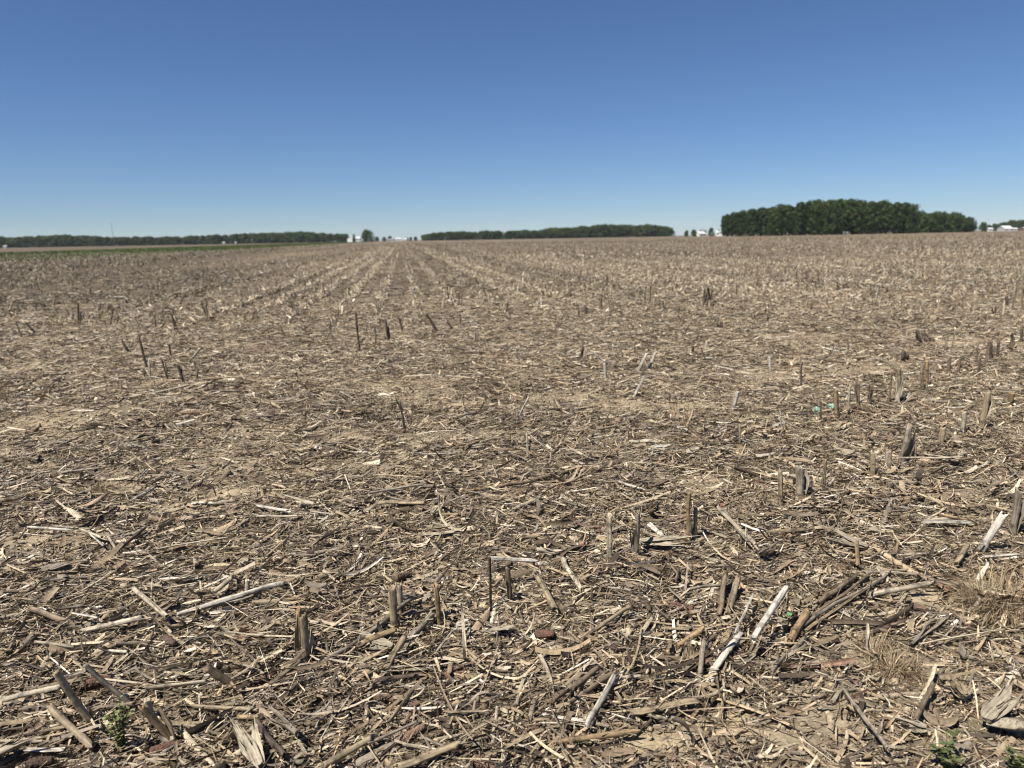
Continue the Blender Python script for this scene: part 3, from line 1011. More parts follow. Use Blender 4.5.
Lr(30, 609, 75, 622, 6, 'brown', .01, .01, False, 'brown stalk half buried in the litter on the left')
Lr(82, 631, 145, 617, 5, 'pale', .01, .02, False, 'pale flattened stalk lying level right of two crossed white straws')
Lr(72, 613, 98, 617, 2.5, 'white', .03, .03, False, 'thin white straw crossing another one')
Lr(35, 642, 74, 648, 4.5, 'pale', .01, .01, False, 'pale stalk bit near the left edge above two brown cobs')
Lr(214, 592, 232, 578, 4.5, 'pale', .0, .03, False, 'pale stalk bit rising towards the lone slim stub')
Lr(853, 474, 878, 490, 3.5, 'pale', .02, .0, False, 'pale straw sloping down right below the white tipped stump')
Lr(924, 454, 954, 459, 3, 'pale', .01, .01, False, 'pale straw at the foot of a tan stub')
Lr(27, 527, 70, 530, 2.6, 'white', .01, .01, False, 'white straw lying level on bare soil near the left edge')
Lr(90, 534, 104, 546, 2.2, 'white', .03, .0, False, 'left of two short white straws above dark stalk')
Lr(107, 535, 116, 551, 2.4, 'pale', .03, .0, False, 'right of two short white straws above dark stalk')
Lr(116, 552, 144, 530, 3.5, 'dark', .0, .02, False, 'dark stalk slanting up from the two short white straws')
Lr(158, 549, 228, 536, 2.8, 'pale', .01, .02, False, 'long pale straw lying level left of the bare soil strip')
Lr(256, 505, 288, 511, 3, 'white', .01, .01, False, 'upper of two pale straws lying level one above the other')
Lr(256, 516, 299, 515, 2.4, 'pale', .01, .01, False, 'lower of two pale straws lying level one above the other')
Lr(335, 540, 397, 518, 4, 'dark', .0, .01, False, 'dark stalk slanting up amid the litter')
Lr(376, 503, 424, 500, 4, 'tan', .0, .01, False, 'tan stalk lying level behind the cream stalk bit')
Lr(422, 534, 453, 531, 6, 'pale', .0, .0, True, 'cream stalk bit lying level left of the hooked stub', 'the cream stalk bit')
Lr(490, 558, 532, 559, 4.5, 'white', .10, .09, False, 'white bent stalk top lying across the thin dark stub', 'the white hooked stalk')
Lr(530, 481, 574, 470, 4, 'brown', .0, .01, False, 'brown crooked stalk lying left of the white husk flakes')
Lr(615, 481, 642, 489, 3, 'white', .01, .0, False, 'white straw sloping down right of the brown crooked stalk')
Lr(512, 511, 541, 498, 5, 'pale', .0, .01, False, 'pale stalk bit lying behind the hooked stub')
Lr(955, 565, 968, 548, 8, 'tan', .0, .02, False, 'tan stalk slanting just left of the white leaning stub')
Lr(863, 559, 925, 552, 4, 'pale', .01, .01, False, 'pale stalk lying level left of the white leaning stub')
Lr(877, 566, 890, 580, 5, 'pale', .02, .0, False, 'pale stalk bit below the level stalk by the white leaning stub')
Lr(640, 548, 700, 540, 3, 'tan', .0, .01, False, 'tan stalk lying between white topped stub and orange stub')
Lr(718, 507, 755, 548, 4, 'pale', .02, .0, False, 'long pale stalk sloping down right of the orange brown stub', 'the long pale sloping stalk')
Lr(725, 510, 748, 545, 3, 'grey', .02, .0, False, 'grey stalk lying under the long pale sloping stalk')
Lr(742, 524, 762, 532, 3, 'white', .02, .01, False, 'white chip crossing the long pale sloping stalk')

x, y = at(606, 379)
s_ = scale_at(x, y)
az = math.atan2(x, y)
top_ = Vector((x, y, float(hgt(x, y)))) + Vector((-.012, 0, 18.5 / s_))
tip = top_ + Vector((-math.cos(az) * 10 / s_, math.sin(az) * 10 / s_, 9.5 / s_))
bo = bpy.data.objects.new('broken_top', LY[0][2])
COL.objects.link(bo)
bo.color = tint('white')
bpy.context.view_layer.update()
bo.parent = bent
bo.matrix_parent_inverse = bent.matrix_world.inverted()
bo.matrix_world = Matrix.Translation(top_) @ rot_to(tip - top_, 0) @ Matrix.Diagonal((1.2, 1.2, (tip - top_).length / LY[0][0], 1))

# ---- further lying stalks, largest nearest
hv = [np.array(c['p']) for c in CATALOG if c['kind'] == 'stalk']
tries = 0
while len([1 for c in CATALOG if c['kind'] == 'stalk']) < 298 and tries < 6000:
    tries += 1
    r = math.sqrt(rng.uniform(1.75 ** 2, 6.2 ** 2))
    t = rng.uniform(R(-35.5), R(35.5))
    x, y = r * math.sin(t), r * math.cos(t)
    if bare(x, y) > rng.uniform(.35, .8):
        continue
    u, v = project(x, y, 0)
    if not (-20 < u < 1044 and v < 775):
        continue
    Lg = float(np.clip(math.exp(rng.normal(math.log(.13), .5)), .06, .38))
    rad = float(np.clip(rng.normal(.0055, .0024), .0022, .0115))
    tone = str(rng.choice(['pale', 'tan', 'brown', 'grey', 'dark', 'white', 'orange'], p=[.2, .23, .2, .2, .09, .03, .05]))
    yaw = rng.normal(R(25), R(45)) if rng.random() < .6 else rng.uniform(0, math.pi)
    pit = rng.normal(0, .1)
    d = np.array([math.cos(yaw) * math.cos(pit), math.sin(yaw) * math.cos(pit), math.sin(pit)])
    split = rng.random() < .36
    want = [q for i, q in enumerate(LY) if (i % 5 == 2) == split] or LY
    var = min(want, key=lambda q: abs(q[0] - Lg) + rng.uniform(0, .12))
    z = float(hgt(x, y)) + rad * .6 + .022 + abs(math.sin(pit)) * Lg * .3 + rng.uniform(0, .012)
    b = Vector((x, y, z)) - Vector(d) * Lg / 2
    o = put('corn_stalk', var[2], var[3], b, d, Lg, rad, var, tone)
    CATALOG.append(dict(o=o, kind='stalk', L=Lg, tone=tone, p=(x, y), label=None, phrase=None, dir=d, split=split, sheath=var[3] is not None))

# ------------------------------------------------------------------ cobs


def cob_mesh(seed, L=.12, r=.0135):
    g = np.random.default_rng(seed)
    n, k = 30, 24
    V, C = [], []
    for i in range(n + 1):
        s = i / n
        rad = r * (1 - .35 * s ** 2) * (1 if .03 < s < .97 else .55)
        for j in range(k):
            t = 2 * math.pi * (j + .5 * (i % 2)) / k
            bump = (.16 if (i + j) % 2 else -.16) + g.normal(0, .09)
            q = rad * (1 + bump)
            V.append((L * (s - .5), q * math.cos(t), q * math.sin(t)))
            b = (1.5 if (i + j) % 2 else .6) * (1 + g.normal(0, .1))
            C.append((b, b * .95, b * .9))
    F = [(i * k + j, i * k + (j + 1) % k, (i + 1) * k + (j + 1) % k, (i + 1) * k + j) for i in range(n) for j in range(k)]
    F += [tuple(range(k))[::-1], tuple(range(n * k, n * k + k))]
    mb = MB()
    mb.add(V, F, C)
    return mb.mesh('corn_cob', M_COB, True)


COBS = [cob_mesh(s, L) for s, L in ((1, .12), (2, .09), (3, .06), (4, .14))]
cobs = [(69, 686, 24, 'dark', None), (99, 687, 24, 'red', None), (170, 645, 26, 'dark', 'dark red cob left of the thick slanting brown stub'), (166, 746, 30, 'red', 'red brown cob lying beside the tilted yellowish stub'),
        (262, 681, 26, 'red', 'red cob at the end of the tan stalk by the twin stub'), (338, 618, 26, 'tanred', 'tan red cob behind the twin stub beside bare soil'), (381, 700, 36, 'tanred', None),
        (411, 736, 32, 'tanred', 'pitted reddish cob near the bottom edge between two bent twigs'), (456, 680, 24, 'red', 'dark red cob left of the white flat split stalk'),
        (682, 611, 22, 'red', 'red brown cob above the slim orange tan stalk'), (402, 582, 18, 'tanred', None), (836, 444, 15, 'dark', None), (902, 494, 14, 'red', 'red cob fragment in front of the white tipped stump'),
        (723, 506, 11, 'pink', 'pinkish cob fragment at the head of the long pale sloping stalk'), (918, 610, 14, 'tanred', 'brown cob at the end of the short dark stalk on bare soil'), (485, 762, 24, 'tanred', None), (40, 764, 24, 'dark', None),
        (770, 465, 10, 'red', None), (700, 770, 24, 'tanred', None), (620, 655, 20, 'dark', None), (240, 560, 18, 'tanred', None), (545, 640, 20, 'red', None), (180, 552, 12, 'tanred', None), (560, 722, 20, 'dark', None)]
CT = {'red': (.125, .072, .054), 'dark': (.085, .058, .046), 'tanred': (.19, .132, .096), 'pink': (.34, .2, .14)}
for px, py, lpx, tone, lab in cobs:
    x, y = at(px, py)
    s = scale_at(x, y)
    L = lpx / s
    me_ = min(COBS, key=lambda m_: abs(m_.vertices[len(m_.vertices) - 1].co.x * 2 - L))
    o = link('corn_cob', me_)
    k = np.clip(L / (me_.vertices[len(me_.vertices) - 1].co.x * 2), .75, 1.4)
    o.location = (x, y, float(hgt(x, y)) + .018)
    o.rotation_euler = (rng.uniform(0, 6), rng.normal(0, .12), rng.normal(.3, .5))
    o.scale = (k,) * 3
    o.color = (*(.8 * v for v in CT[tone]), 1)
    CATALOG.append(dict(o=o, kind='cob', L=L, tone={'red': 'red brown', 'dark': 'dark brown', 'tanred': 'reddish tan', 'pink': 'pinkish'}[tone], p=(x, y), label=lab, phrase=None))

# ------------------------------------------------------------------ husks: several curled wide leaves from one stem end


def husk_mesh(seed, L=.16):
    g = np.random.default_rng(seed)
    mb = MB()
    nl = g.integers(3, 6)
    for q in range(nl):
        yaw = g.normal(0, .35)
        n, c = 9, 7
        W = g.uniform(.018, .036)
        Lq = L * g.uniform(.6, 1.05)
        curl = g.normal(.12, .2)
        cup = g.uniform(.5, 1.6)
        V, C = [], []
        eL, eR = np.cumsum(g.normal(0, .10, n + 1)), np.cumsum(g.normal(0, .10, n + 1))
        tear = g.normal(0, .03, c) * (1 + np.arange(c) % 2)
        for i in range(n + 1):
            s = i / n
            w = W * (math.sin(math.pi * min(1, .18 + s * .72)) ** .8)
            xx = Lq * s
            zz = .006 * q + Lq * curl * .35 * s * s
            for j in range(c):
                v = (j / (c - 1) - .5)
                v = v * max(.25, 1 + (eL[i] if v < 0 else eR[i]))
                y = math.sin(v * cup * 1.6) / (cup * 1.6) * w * 2
                z = zz + (1 - math.cos(v * cup * 1.6)) * w * .6 + g.normal(0, .0012)
                end = tear[j] * max(0, s - .6) * 2.2
                X, Y = xx + end, y
                V.append((X * math.cos(yaw) - Y * math.sin(yaw), X * math.sin(yaw) + Y * math.cos(yaw), z))
                b = (1.05 if j % 2 else .9) * (1 + g.normal(0, .05))
                C.append((b, b * .99, b * .96))
        mb.add(V, [(i * c + j, i * c + j + 1, (i + 1) * c + j + 1, (i + 1) * c + j) for i in range(n) for j in range(c - 1)], C)
    me_ = mb.mesh('corn_husk', M_HUSK, True)
    return me_


HUSK = [husk_mesh(s, L) for s, L in ((11, .16), (12, .13), (13, .19), (14, .15), (15, .11), (16, .17))]
husks = [(372, 652, 44, 'pale', 2.9, 'fan of pale striped husk below the straight tan stub'), (410, 675, 46, 'pale', .1, 'long curled pale husk lying under the tan stub pair'), (18, 762, 60, 'pale', .3, None),
         (215, 728, 50, 'grey', .5, 'large grey ribbed husk left of the fan shaped cream husk'), (255, 760, 48, 'pale', 2.2, 'fan shaped cream husk at the bottom edge'), (660, 556, 40, 'pale', -.2, 'shredded cream husk in front of the white topped grey stub'),
         (190, 586, 26, 'pale', .4, None), (660, 455, 22, 'white', -.3, 'white husk flakes behind the white topped grey stub'), (700, 458, 26, 'pale', -.2, None), (734, 458, 18, 'pale', -.2, None),
         (437, 517, 20, 'pale', 1.4, 'short upright pale husk behind the cream stalk bit'), (346, 530, 18, 'pale', 1.4, None), (642, 397, 8, 'orange', 1.4, 'small orange husk right of the white leaning stub on bare soil'), (690, 665, 34, 'tan', 1.2, 'papery tan husk left of the cream split stalk'),
         (850, 457, 16, 'pale', .3, None), (845, 548, 40, 'pale', 2.6, 'pale crumpled husk below the slim tan stub'), (960, 655, 22, 'grey', 1.2, 'grey bulging sheath at the top of a pale stalk below the thin straw'), (955, 690, 36, 'tan', 1.4, None),
         (905, 730, 36, 'pale', 2.8, 'pale flat husk above the small green sprig'), (1000, 720, 50, 'pale', .5, None), (725, 645, 20, 'tan', 1.0, None), (470, 745, 30, 'grey', .2, None), (600, 640, 24, 'grey', .6, None),
         (505, 640, 28, 'pale', .1, None), (470, 635, 26, 'white', .2, None), (60, 580, 30, 'grey', .3, None), (310, 570, 22, 'pale', .2, None), (130, 745, 24, 'tan', 1.2, None), (475, 455, 14, 'pale', .2, None), (225, 640, 24, 'grey', 2.9, None),
         (940, 480, 20, 'pale', .2, None), (1000, 570, 24, 'tan', .3, None), (590, 590, 24, 'tan', .4, None), (770, 560, 24, 'grey', .3, None), (700, 590, 22, 'pale', .7, None), (560, 430, 14, 'pale', .2, None)]
for px, py, lpx, tone, yaw, lab in husks:
    x, y = at(px, py)
    s = scale_at(x, y)
    L = lpx / s
    me_ = HUSK[int(rng.integers(len(HUSK)))]
    k = float(np.clip(L / .18, .4, 1.25))
    o = link('corn_husk', me_)
    o.location = (x - .5 * L * math.cos(yaw), y - .5 * L * math.sin(yaw), float(hgt(x, y)) + .024)
    o.rotation_euler = (rng.normal(0, .3), rng.normal(-.12, .1), yaw)
    o.scale = (k,) * 3
    o.color = tuple(v * .8 for v in tint(tone)[:3]) + (1,)
    CATALOG.append(dict(o=o, kind='husk', L=L, tone=tone, p=(x, y), label=lab, phrase=None))

# ------------------------------------------------------------------ weeds, dry tufts, coloured scraps


def tuft(name, x, y, rad, hgt_, nb, c0, m, label, cat, group=None, w=.002, spread_=1.0, curl=1.2, phrase=None):
    a = rng.uniform(0, 6.3, nb)
    rr = rad * np.sqrt(rng.uniform(0, 1, nb)) * .7
    bx, by = x + rr * np.cos(a), y + rr * np.sin(a)
    P_ = np.stack([bx, by, hgt(bx, by)], -1)
    Hh = hgt_ * rng.uniform(.35, 1, nb)
    n = 5
    V, F, C = [], [], []
    az = a + rng.normal(0, .7, nb)
    ben = np.abs(rng.normal(.7, .5, nb)) * spread_
    wv = np.exp(rng.normal(0, .5, nb))
    for i in range(nb):
        d = np.array([math.cos(az[i]), math.sin(az[i]), 0])
        sd = np.array([-d[1], d[0], 0])
        o_ = len(V)
        col = np.array(c0[int(rng.integers(len(c0)))]) * math.exp(rng.normal(0, .2))
        p = P_[i] - [0, 0, .005] - np.array([x, y, 0])
        ang = math.pi / 2 - rng.uniform(0, .5) * spread_
        st = Hh[i] / n
        for s in range(n + 1):
            ww = w * wv[i] * (1 - s / n * .8)
            V += [tuple(p - sd * ww), tuple(p + sd * ww)]
            C += [tuple(col)] * 2
            p = p + (d * math.cos(ang) + np.array([0, 0, math.sin(ang)])) * st
            ang -= ben[i] * curl / n * 1.6
        F += [(o_ + 2 * s, o_ + 2 * s + 1, o_ + 2 * s + 3, o_ + 2 * s + 2) for s in range(n)]
    me_ = mesh_np(name, np.array(V), np.array(F), m, np.array(C))
    o = link(name, me_, None, label, cat, group)
    o.location = (x, y, 0)
    CATALOG.append(dict(o=o, kind='other', L=rad, tone='', p=(x, y), label=label, phrase=phrase))
    return o


DRYC = [(.26, .20, .12), (.21, .155, .09), (.16, .115, .07), (.34, .27, .17)]
for px, py, rpx, hpx, nb, lab, ph in [(1005, 605, 54, 36, 1500, 'largest tuft of fine dry brown grass at the right edge', 'the largest dry grass tuft'),
                                      (893, 668, 34, 26, 500, 'small wispy dry grass tuft growing on bare soil', 'the wispy tuft on bare soil'),
                                      (875, 650, 22, 24, 260, 'sparse reddish dry grass tuft left of the wispy tuft on bare soil', None),
                                      (100, 492, 16, 14, 300, 'flat dry grass tuft on pale soil near the left edge', 'the flat dry tuft on pale soil'),
                                      (622, 508, 16, 22, 90, 'thin upright dry grass tuft behind the pale straight stub', None)]:
    x, y = at(px, py)
    s = scale_at(x, y)
    tuft('dry_grass_tuft', x, y, rpx / s, hpx / s * 1.25, nb, DRYC, M_GRASS_DRY, lab, 'dry grass', None, .0013, 1.3, 1.9, ph)


def weed(px, py, wpx, hpx, seed, greens, label, phrase=None, nl=46, leaf=.022):
    g = np.random.default_rng(seed)
    x, y = at(px, py)
    s = scale_at(x, y)
    Rw, Hw = wpx / s / 2, hpx / s / .8
    root = bpy.data.objects.new('green_weed', None)
    COL.objects.link(root)
    root.location = (x, y, float(hgt(x, y)))
    tag(root, label, 'weed')
    st, lf = MB(), MB()
    for q in range(max(3, nl // 7)):
        a = g.uniform(0, 6.3)
        top = np.array([Rw * math.cos(a) * g.uniform(.3, 1), Rw * math.sin(a) * g.uniform(.3, 1), Hw * g.uniform(.5, 1)])
        mid = top * np.array([.35, .35, .6])
        st.rod((0, 0, 0), mid, .0016, .0013, 5)
        st.rod(mid, top, .0013, .0008, 5)
        for k in range(7):
            u = g.uniform(.25, 1)
            p = mid * (u / .5) if u < .5 else mid + (top - mid) * ((u - .5) / .5)
            b = g.uniform(0, 6.3)
            Lf = leaf * g.uniform(.6, 1.3)
            d = np.array([math.cos(b), math.sin(b), g.uniform(-.1, .6)])
            d /= np.linalg.norm(d)
            sd = np.cross(d, [0, 0, 1])
            sd /= np.linalg.norm(sd)
            up = np.cross(sd, d)
            V = []
            for t, w_, dz in ((0, .06, 0), (.25, .34, .03), (.55, .42, .02), (.8, .26, -.05), (1, .03, -.14)):
                for e in (-1, 0, 1):
                    V.append(p + d * Lf * t + sd * Lf * w_ * e + up * Lf * (dz + .10 * abs(e)))
            c = np.array(greens[int(g.integers(len(greens)))]) * math.exp(g.normal(0, .2))
            lf.add(V, [(i * 3 + j, i * 3 + j + 1, i * 3 + j + 4, i * 3 + j + 3) for i in range(4) for j in range(2)], c)
    st.c = [(.10, .13, .05)] * len(st.v)
    link('stem', st.mesh('stem', M_GREEN), root)
    link('leaves', lf.mesh('leaves', M_GREEN, True), root)
    CATALOG.append(dict(o=root, kind='other', L=Rw, tone='', p=(x, y), label=label, phrase=phrase))


weed(121, 750, 30, 50, 3, [(.12, .14, .05), (.18, .19, .085), (.26, .26, .13)], 'leafy grey green weed growing among four leaning stubs', 'the leafy green weed', 150, .013)
weed(946, 768, 44, 32, 4, [(.07, .095, .03), (.10, .13, .05), (.16, .15, .07)], 'fresh green sprig at the bottom edge, left of two', 'the fresh green sprig', 70, .015)
weed(1014, 772, 30, 28, 5, [(.08, .105, .03), (.11, .135, .05), (.16, .15, .07)], 'fresh green sprig at the bottom edge, right of two', None, 60, .015)
weed(787, 618, 9, 5, 6, [(.12, .26, .10), (.2, .36, .16)], 'tiny green seedling right of the raised bleached stalk', None, 7, .018)


def scrap(px, py, wpx, hpx, seed, col, label, name='plastic_scrap', cat='scrap', phrase=None):
    g = np.random.default_rng(seed)
    x, y = at(px, py)
    s = scale_at(x, y)
    W, H = wpx / s, hpx / s * 1.15
    n, c = 7, 7
    mb = MB()
    V = []
    for i in range(n + 1):
        for j in range(c + 1):
            u, v = i / n - .5, j / c - .5
            k = 1 - .35 * (abs(v) * 2) ** 2 + g.normal(0, .05)
            V.append((W * u * k, H * .5 * v + .25 * H * math.sin(u * 7 + seed), .01 + H * (v + .5) * .8 * k + H * .12 * math.sin(6 * u) + g.normal(0, .002)))
    V2 = [(a, b + .0015, d) for a, b, d in V]
    m_ = c + 1
    F = [(i * m_ + j, (i + 1) * m_ + j, (i + 1) * m_ + j + 1, i * m_ + j + 1) for i in range(n) for j in range(c)]
    o_ = len(V)
    mb.add(V + V2, F + [tuple(o_ + k for k in f[::-1]) for f in F], [tuple(np.array(col) * math.exp(g.normal(0, .12))) for _ in range(2 * o_)])
    o = link(name, mb.mesh(name, M_SCRAP, True), None, label, cat)
    o.location = (x, y, float(hgt(x, y)) + .004)
    o.rotation_euler = (0, 0, g.uniform(-.4, .4))
    CATALOG.append(dict(o=o, kind='other', L=W, tone='', p=(x, y), label=label, phrase=phrase))


scrap(816, 414, 7, 7, 1, (.11, .22, .155), 'crumpled mint green scrap left of a dark thin stub')
scrap(830, 412, 9, 6, 2, (.13, .25, .18), 'folded mint green scrap touching a brown stub', phrase='the mint green scraps')
scrap(805, 413, 4, 4, 3, (.05, .12, .08), 'tiny dark green scrap left of the mint green ones')
scrap(581, 552, 6, 6, 4, (.30, .10, .06), 'orange red chip lying left of the pale straight stub', phrase='the orange red chip')

# ------------------------------------------------------------------ labels for the things not named by hand
PHR = [(c['phrase'], c['p'], c) for c in CATALOG if c['phrase']]
CATN = {'stub': ('corn stub', 'corn stubs standing in the field'), 'stalk': ('corn stalk', 'corn stalk pieces lying on the field'), 'cob': ('corn cob', 'bare cobs lying in the litter'), 'husk': ('corn husk', 'dry husks lying in the litter')}
used = {}


def where(c):
    x, y = c['p']
    best = min((q for q in PHR if q[2] is not c), key=lambda q: math.hypot((q[1][0] - x), (q[1][1] - y)))
    u0, v0 = project(*best[1], 0)
    u, v = project(x, y, 0)
    dx, dy = u - u0, (v - v0)
    d = math.hypot(x - best[1][0], y - best[1][1])
    rel = ('left of' if dx < 0 else 'right of') if abs(dx) > abs(dy) * 1.6 else ('behind' if dy < 0 else 'in front of')
    near = 'just ' if d < .35 else ('' if d < 1.2 else 'well ' if d < 4 else 'far ')
    return near + rel + ' ' + best[0]


def clip_words(s_):
    w = s_.split()
    return ' '.join(w[:16])


for c in CATALOG:
    k = c['kind']
    if k == 'other':
        continue
    o = c['o']
    o['category'] = CATN[k][0]
    o['group'] = CATN[k][1]
    if c['label']:
        o['label'] = c['label']
        used[c['label']] = 1
        continue
    w = where(c)
    tone = {'pale': 'pale', 'tan': 'tan', 'brown': 'brown', 'grey': 'grey', 'dark': 'dark', 'white': 'white', 'orange': 'orange tan'}.get(c['tone'], c['tone'])
    if k == 'stub':
        sz = size_word(c['L'], (.1, .17, .26, 9), ('low', 'short', 'tall', 'very tall'))
        ex = 'upright' if abs(c['lean']) < .12 else ('right-leaning' if c['lean'] > 0 else 'left-leaning')
        opts = [f'{sz} {tone} stub {w}', f'{sz} {tone} {ex} stub {w}', f"{sz} {tone} {ex} stub {'with loose sheath' if c['sheath'] else 'without sheath'} {w}"]
    elif k == 'stalk':
        sz = size_word(c['L'], (.1, .16, .24, 9), ('stubby', 'short', 'long', 'very long'))
        uu = project(*(np.array(c['p']) + np.array(c['dir'][:2]) * .1), 0)
        u0 = project(*c['p'], 0)
        ang = math.degrees(math.atan2(-(uu[1] - u0[1]), uu[0] - u0[0])) % 180
        ex = 'level' if ang < 18 or ang > 162 else ('rising rightward' if ang < 70 else 'end-on' if ang < 110 else 'falling rightward')
        kind_ = 'split stalk' if c['split'] else 'stalk'
        opts = [f'{sz} {tone} {kind_} lying {w}', f'{sz} {tone} {kind_} lying {ex} {w}', f"{sz} {tone} {kind_} {'with sheath' if c['sheath'] else 'without sheath'} lying {ex} {w}"]
    elif k == 'cob':
        opts = [f'{tone} bare cob {w}', f'small {tone} bare cob {w}' if c['L'] < .08 else f'large {tone} bare cob {w}']
    else:
        opts = [f'curled {tone} husk {w}', f'small curled {tone} husk {w}' if c['L'] < .1 else f'large curled {tone} husk {w}']
    lab = next((q for q in opts if clip_words(q) not in used), opts[-1])
    lab = clip_words(lab)
    used[lab] = used.get(lab, 0) + 1
    o['label'] = lab

# ------------------------------------------------------------------ far stubble: beyond counting, in the planted rows
stb = Batch()


def far_stubble(d0, d1, step, prob, w, h, half=42):
    kmax = int(d1 * math.sin(R(half + 9)) / .762) + 2
    K = np.arange(-kmax, kmax + 1)
    Q = np.arange(d0 * .6, d1, step)
    kk, qq = np.meshgrid(K, Q)
    kk, qq = kk.ravel(), qq.ravel()
    # some rows stand better than others
    pr = prob * np.clip(2.6 * (row_amount(kk, qq) - .25), .08, 1.8)
    ok = rng.uniform(0, 1, len(kk)) < pr
    kk, qq = kk[ok], qq[ok]
    c = kk * .762 + .3 + rng.normal(0, .035, len(kk))
    q = qq + rng.normal(0, step * .3, len(kk))
    x = rper[0] * c + rdir[0] * q
    y = rper[1] * c + rdir[1] * q
    d = np.hypot(x, y)
    ok = (d > d0) & (d < d1) & (np.abs(np.degrees(np.arctan2(x, y))) < half) & (c > -33)
    x, y, kk = x[ok], y[ok], kk[ok]
    n_ = len(x)
    Hh = ln(n_, h, .45, h * .3, h * 2.2)
    P_ = np.stack([x, y, hgt(x, y) + Hh * .42], -1)
    # upright: ribbons turned on end
    Rw = ln(n_, w, .35, w * .5, w * 2)
    Rm = rotm(rng.uniform(0, 6.3, n_), np.full(n_, math.pi / 2) + rng.normal(0, .22, n_), rng.uniform(0, 6.3, n_))
    a = np.array([0, 2.1, 4.2])
    loc = np.zeros((n_, 2, 3, 3))
    for s in range(2):
        for j in range(3):
            loc[:, s, j, 0] = Hh * (s - .5) + rng.normal(0, .08, n_) * Hh * s
            loc[:, s, j, 1] = Rw * math.cos(a[j]) * .6
            loc[:, s, j, 2] = Rw * math.sin(a[j]) * .6
    V = np.einsum('nij,nscj->nsci', Rm, loc) + P_[:, None, None, :]
    qd = np.array([[0, 1, 4, 3], [1, 2, 5, 4], [2, 0, 3, 5]])[None]
    F = ((np.arange(n_) * 6)[:, None, None] + qd).reshape(-1, 4)
    stb.add((V.reshape(-1, 3), F, 6), colours(n_, np.array([.24, .28, .20, .10, .04, .02, .06, .10]), .12) * row_tone(kk) * field_tone(x, y)[:, None])


far_stubble(14, 45, .15, .42, .017, .17)
far_stubble(45, 110, .3, .5, .03, .2)
far_stubble(110, 260, .8, .5, .055, .24)
link('far_stubble', stb.build('far_stubble', M_LITTER), kind='stuff')

# ------------------------------------------------------------------ grass strip along the left side of the field
M_GR = plant_mat('verge_grass', None, .8, streak=.3, blotch=.3, scale=.05)
M_SOD = plain('verge_sod', (.055, .078, .021), .95, .4, .08)


def strip_pt(off, q):
    return rper * off + rdir * q


V = []
qs = np.concatenate([np.arange(-60, 300, 6), np.arange(300, 1100, 40)])
for q in qs:
    for off in (-91, -79, -66, -50, -34):
        p = strip_pt(off + (noise(q, off, 9, 51) - .5) * 3, q)
        edge = 0 if off in (-34, -91) else 1
        V.append((p[0], p[1], .006 + .04 * edge * 1.0 + .05 * edge * noise(p[0], p[1], 5, 52)))
F = [(i * 5 + j, i * 5 + j + 1, (i + 1) * 5 + j + 1, (i + 1) * 5 + j) for i in range(len(qs) - 1) for j in range(4)]
link('grass_strip', mesh_np('grass_strip', np.array(V), np.array(F)[:, ::-1], M_SOD, smooth=True), kind='structure')
n = 60000
q = 60 + 740 * rng.uniform(0, 1, n) ** 2.2
off = rng.uniform(-91, -34, n)
px_ = rper[0] * off + rdir[0] * q
py_ = rper[1] * off + rdir[1] * q
P_ = np.stack([px_, py_, np.full(n, .1)], -1)
gb = Batch()
w_ = .05 + q * .0006
got = ribbons(P_, ln(n, .3, .3, .12, .6), w_ * rng.uniform(.6, 1.4, n), S=1, C=2, pitch=.35, roll=1.5, curl=.8, twist=1.0, taper=.9)
V = got[0].reshape(-1, 4, 3)
ctr = P_[:, None, :]
loc = V - ctr
V = np.stack([loc[..., 1], loc[..., 2], loc[..., 0]], -1) + ctr      # stand the blades up
gc = np.array([(.075, .108, .024), (.055, .082, .019), (.065, .066, .026), (.095, .08, .035)])[rng.choice(4, n, p=[.4, .35, .17, .08])] * np.exp(rng.normal(0, .2, (n, 1)))
gb.add((V.reshape(-1, 3), got[1], 4), gc)
link('verge_grass', gb.build('verge_grass', M_GR), kind='stuff')

# ------------------------------------------------------------------ trees
M_BARK = plain('bark', (.10, .08, .06), .9, .4, 2.0)


def crown_mat(name, c):
    m, nt, p = mat(name)
    a = N(nt, 'ShaderNodeAttribute', attribute_name='Col')
    oi = N(nt, 'ShaderNodeObjectInfo')
    r = ramp(nt, oi.outputs['Random'], [(0, tuple(v * .78 for v in c)), (.5, c), (1, (c[0] * 1.3, c[1] * 1.18, c[2] * .95))])
    col = mul(nt, a.outputs['Color'], r.outputs[0])
    nt.links.new(col, p.inputs['Base Color'])
    p.inputs['Roughness'].default_value = .7
    p.inputs['Specular IOR Level'].default_value = .2
    t = N(nt, 'ShaderNodeBsdfTranslucent')
    nt.links.new(col, t.inputs['Color'])
    mx = N(nt, 'ShaderNodeMixShader')
    mx.inputs[0].default_value = .2
    nt.links.new(p.outputs[0], mx.inputs[1])
    nt.links.new(t.outputs[0], mx.inputs[2])
    out = [n for n in nt.nodes if n.type == 'OUTPUT_MATERIAL'][0]
    nt.links.new(mx.outputs[0], out.inputs['Surface'])
    return m


M_CROWN = crown_mat('crown', (.034, .058, .017))


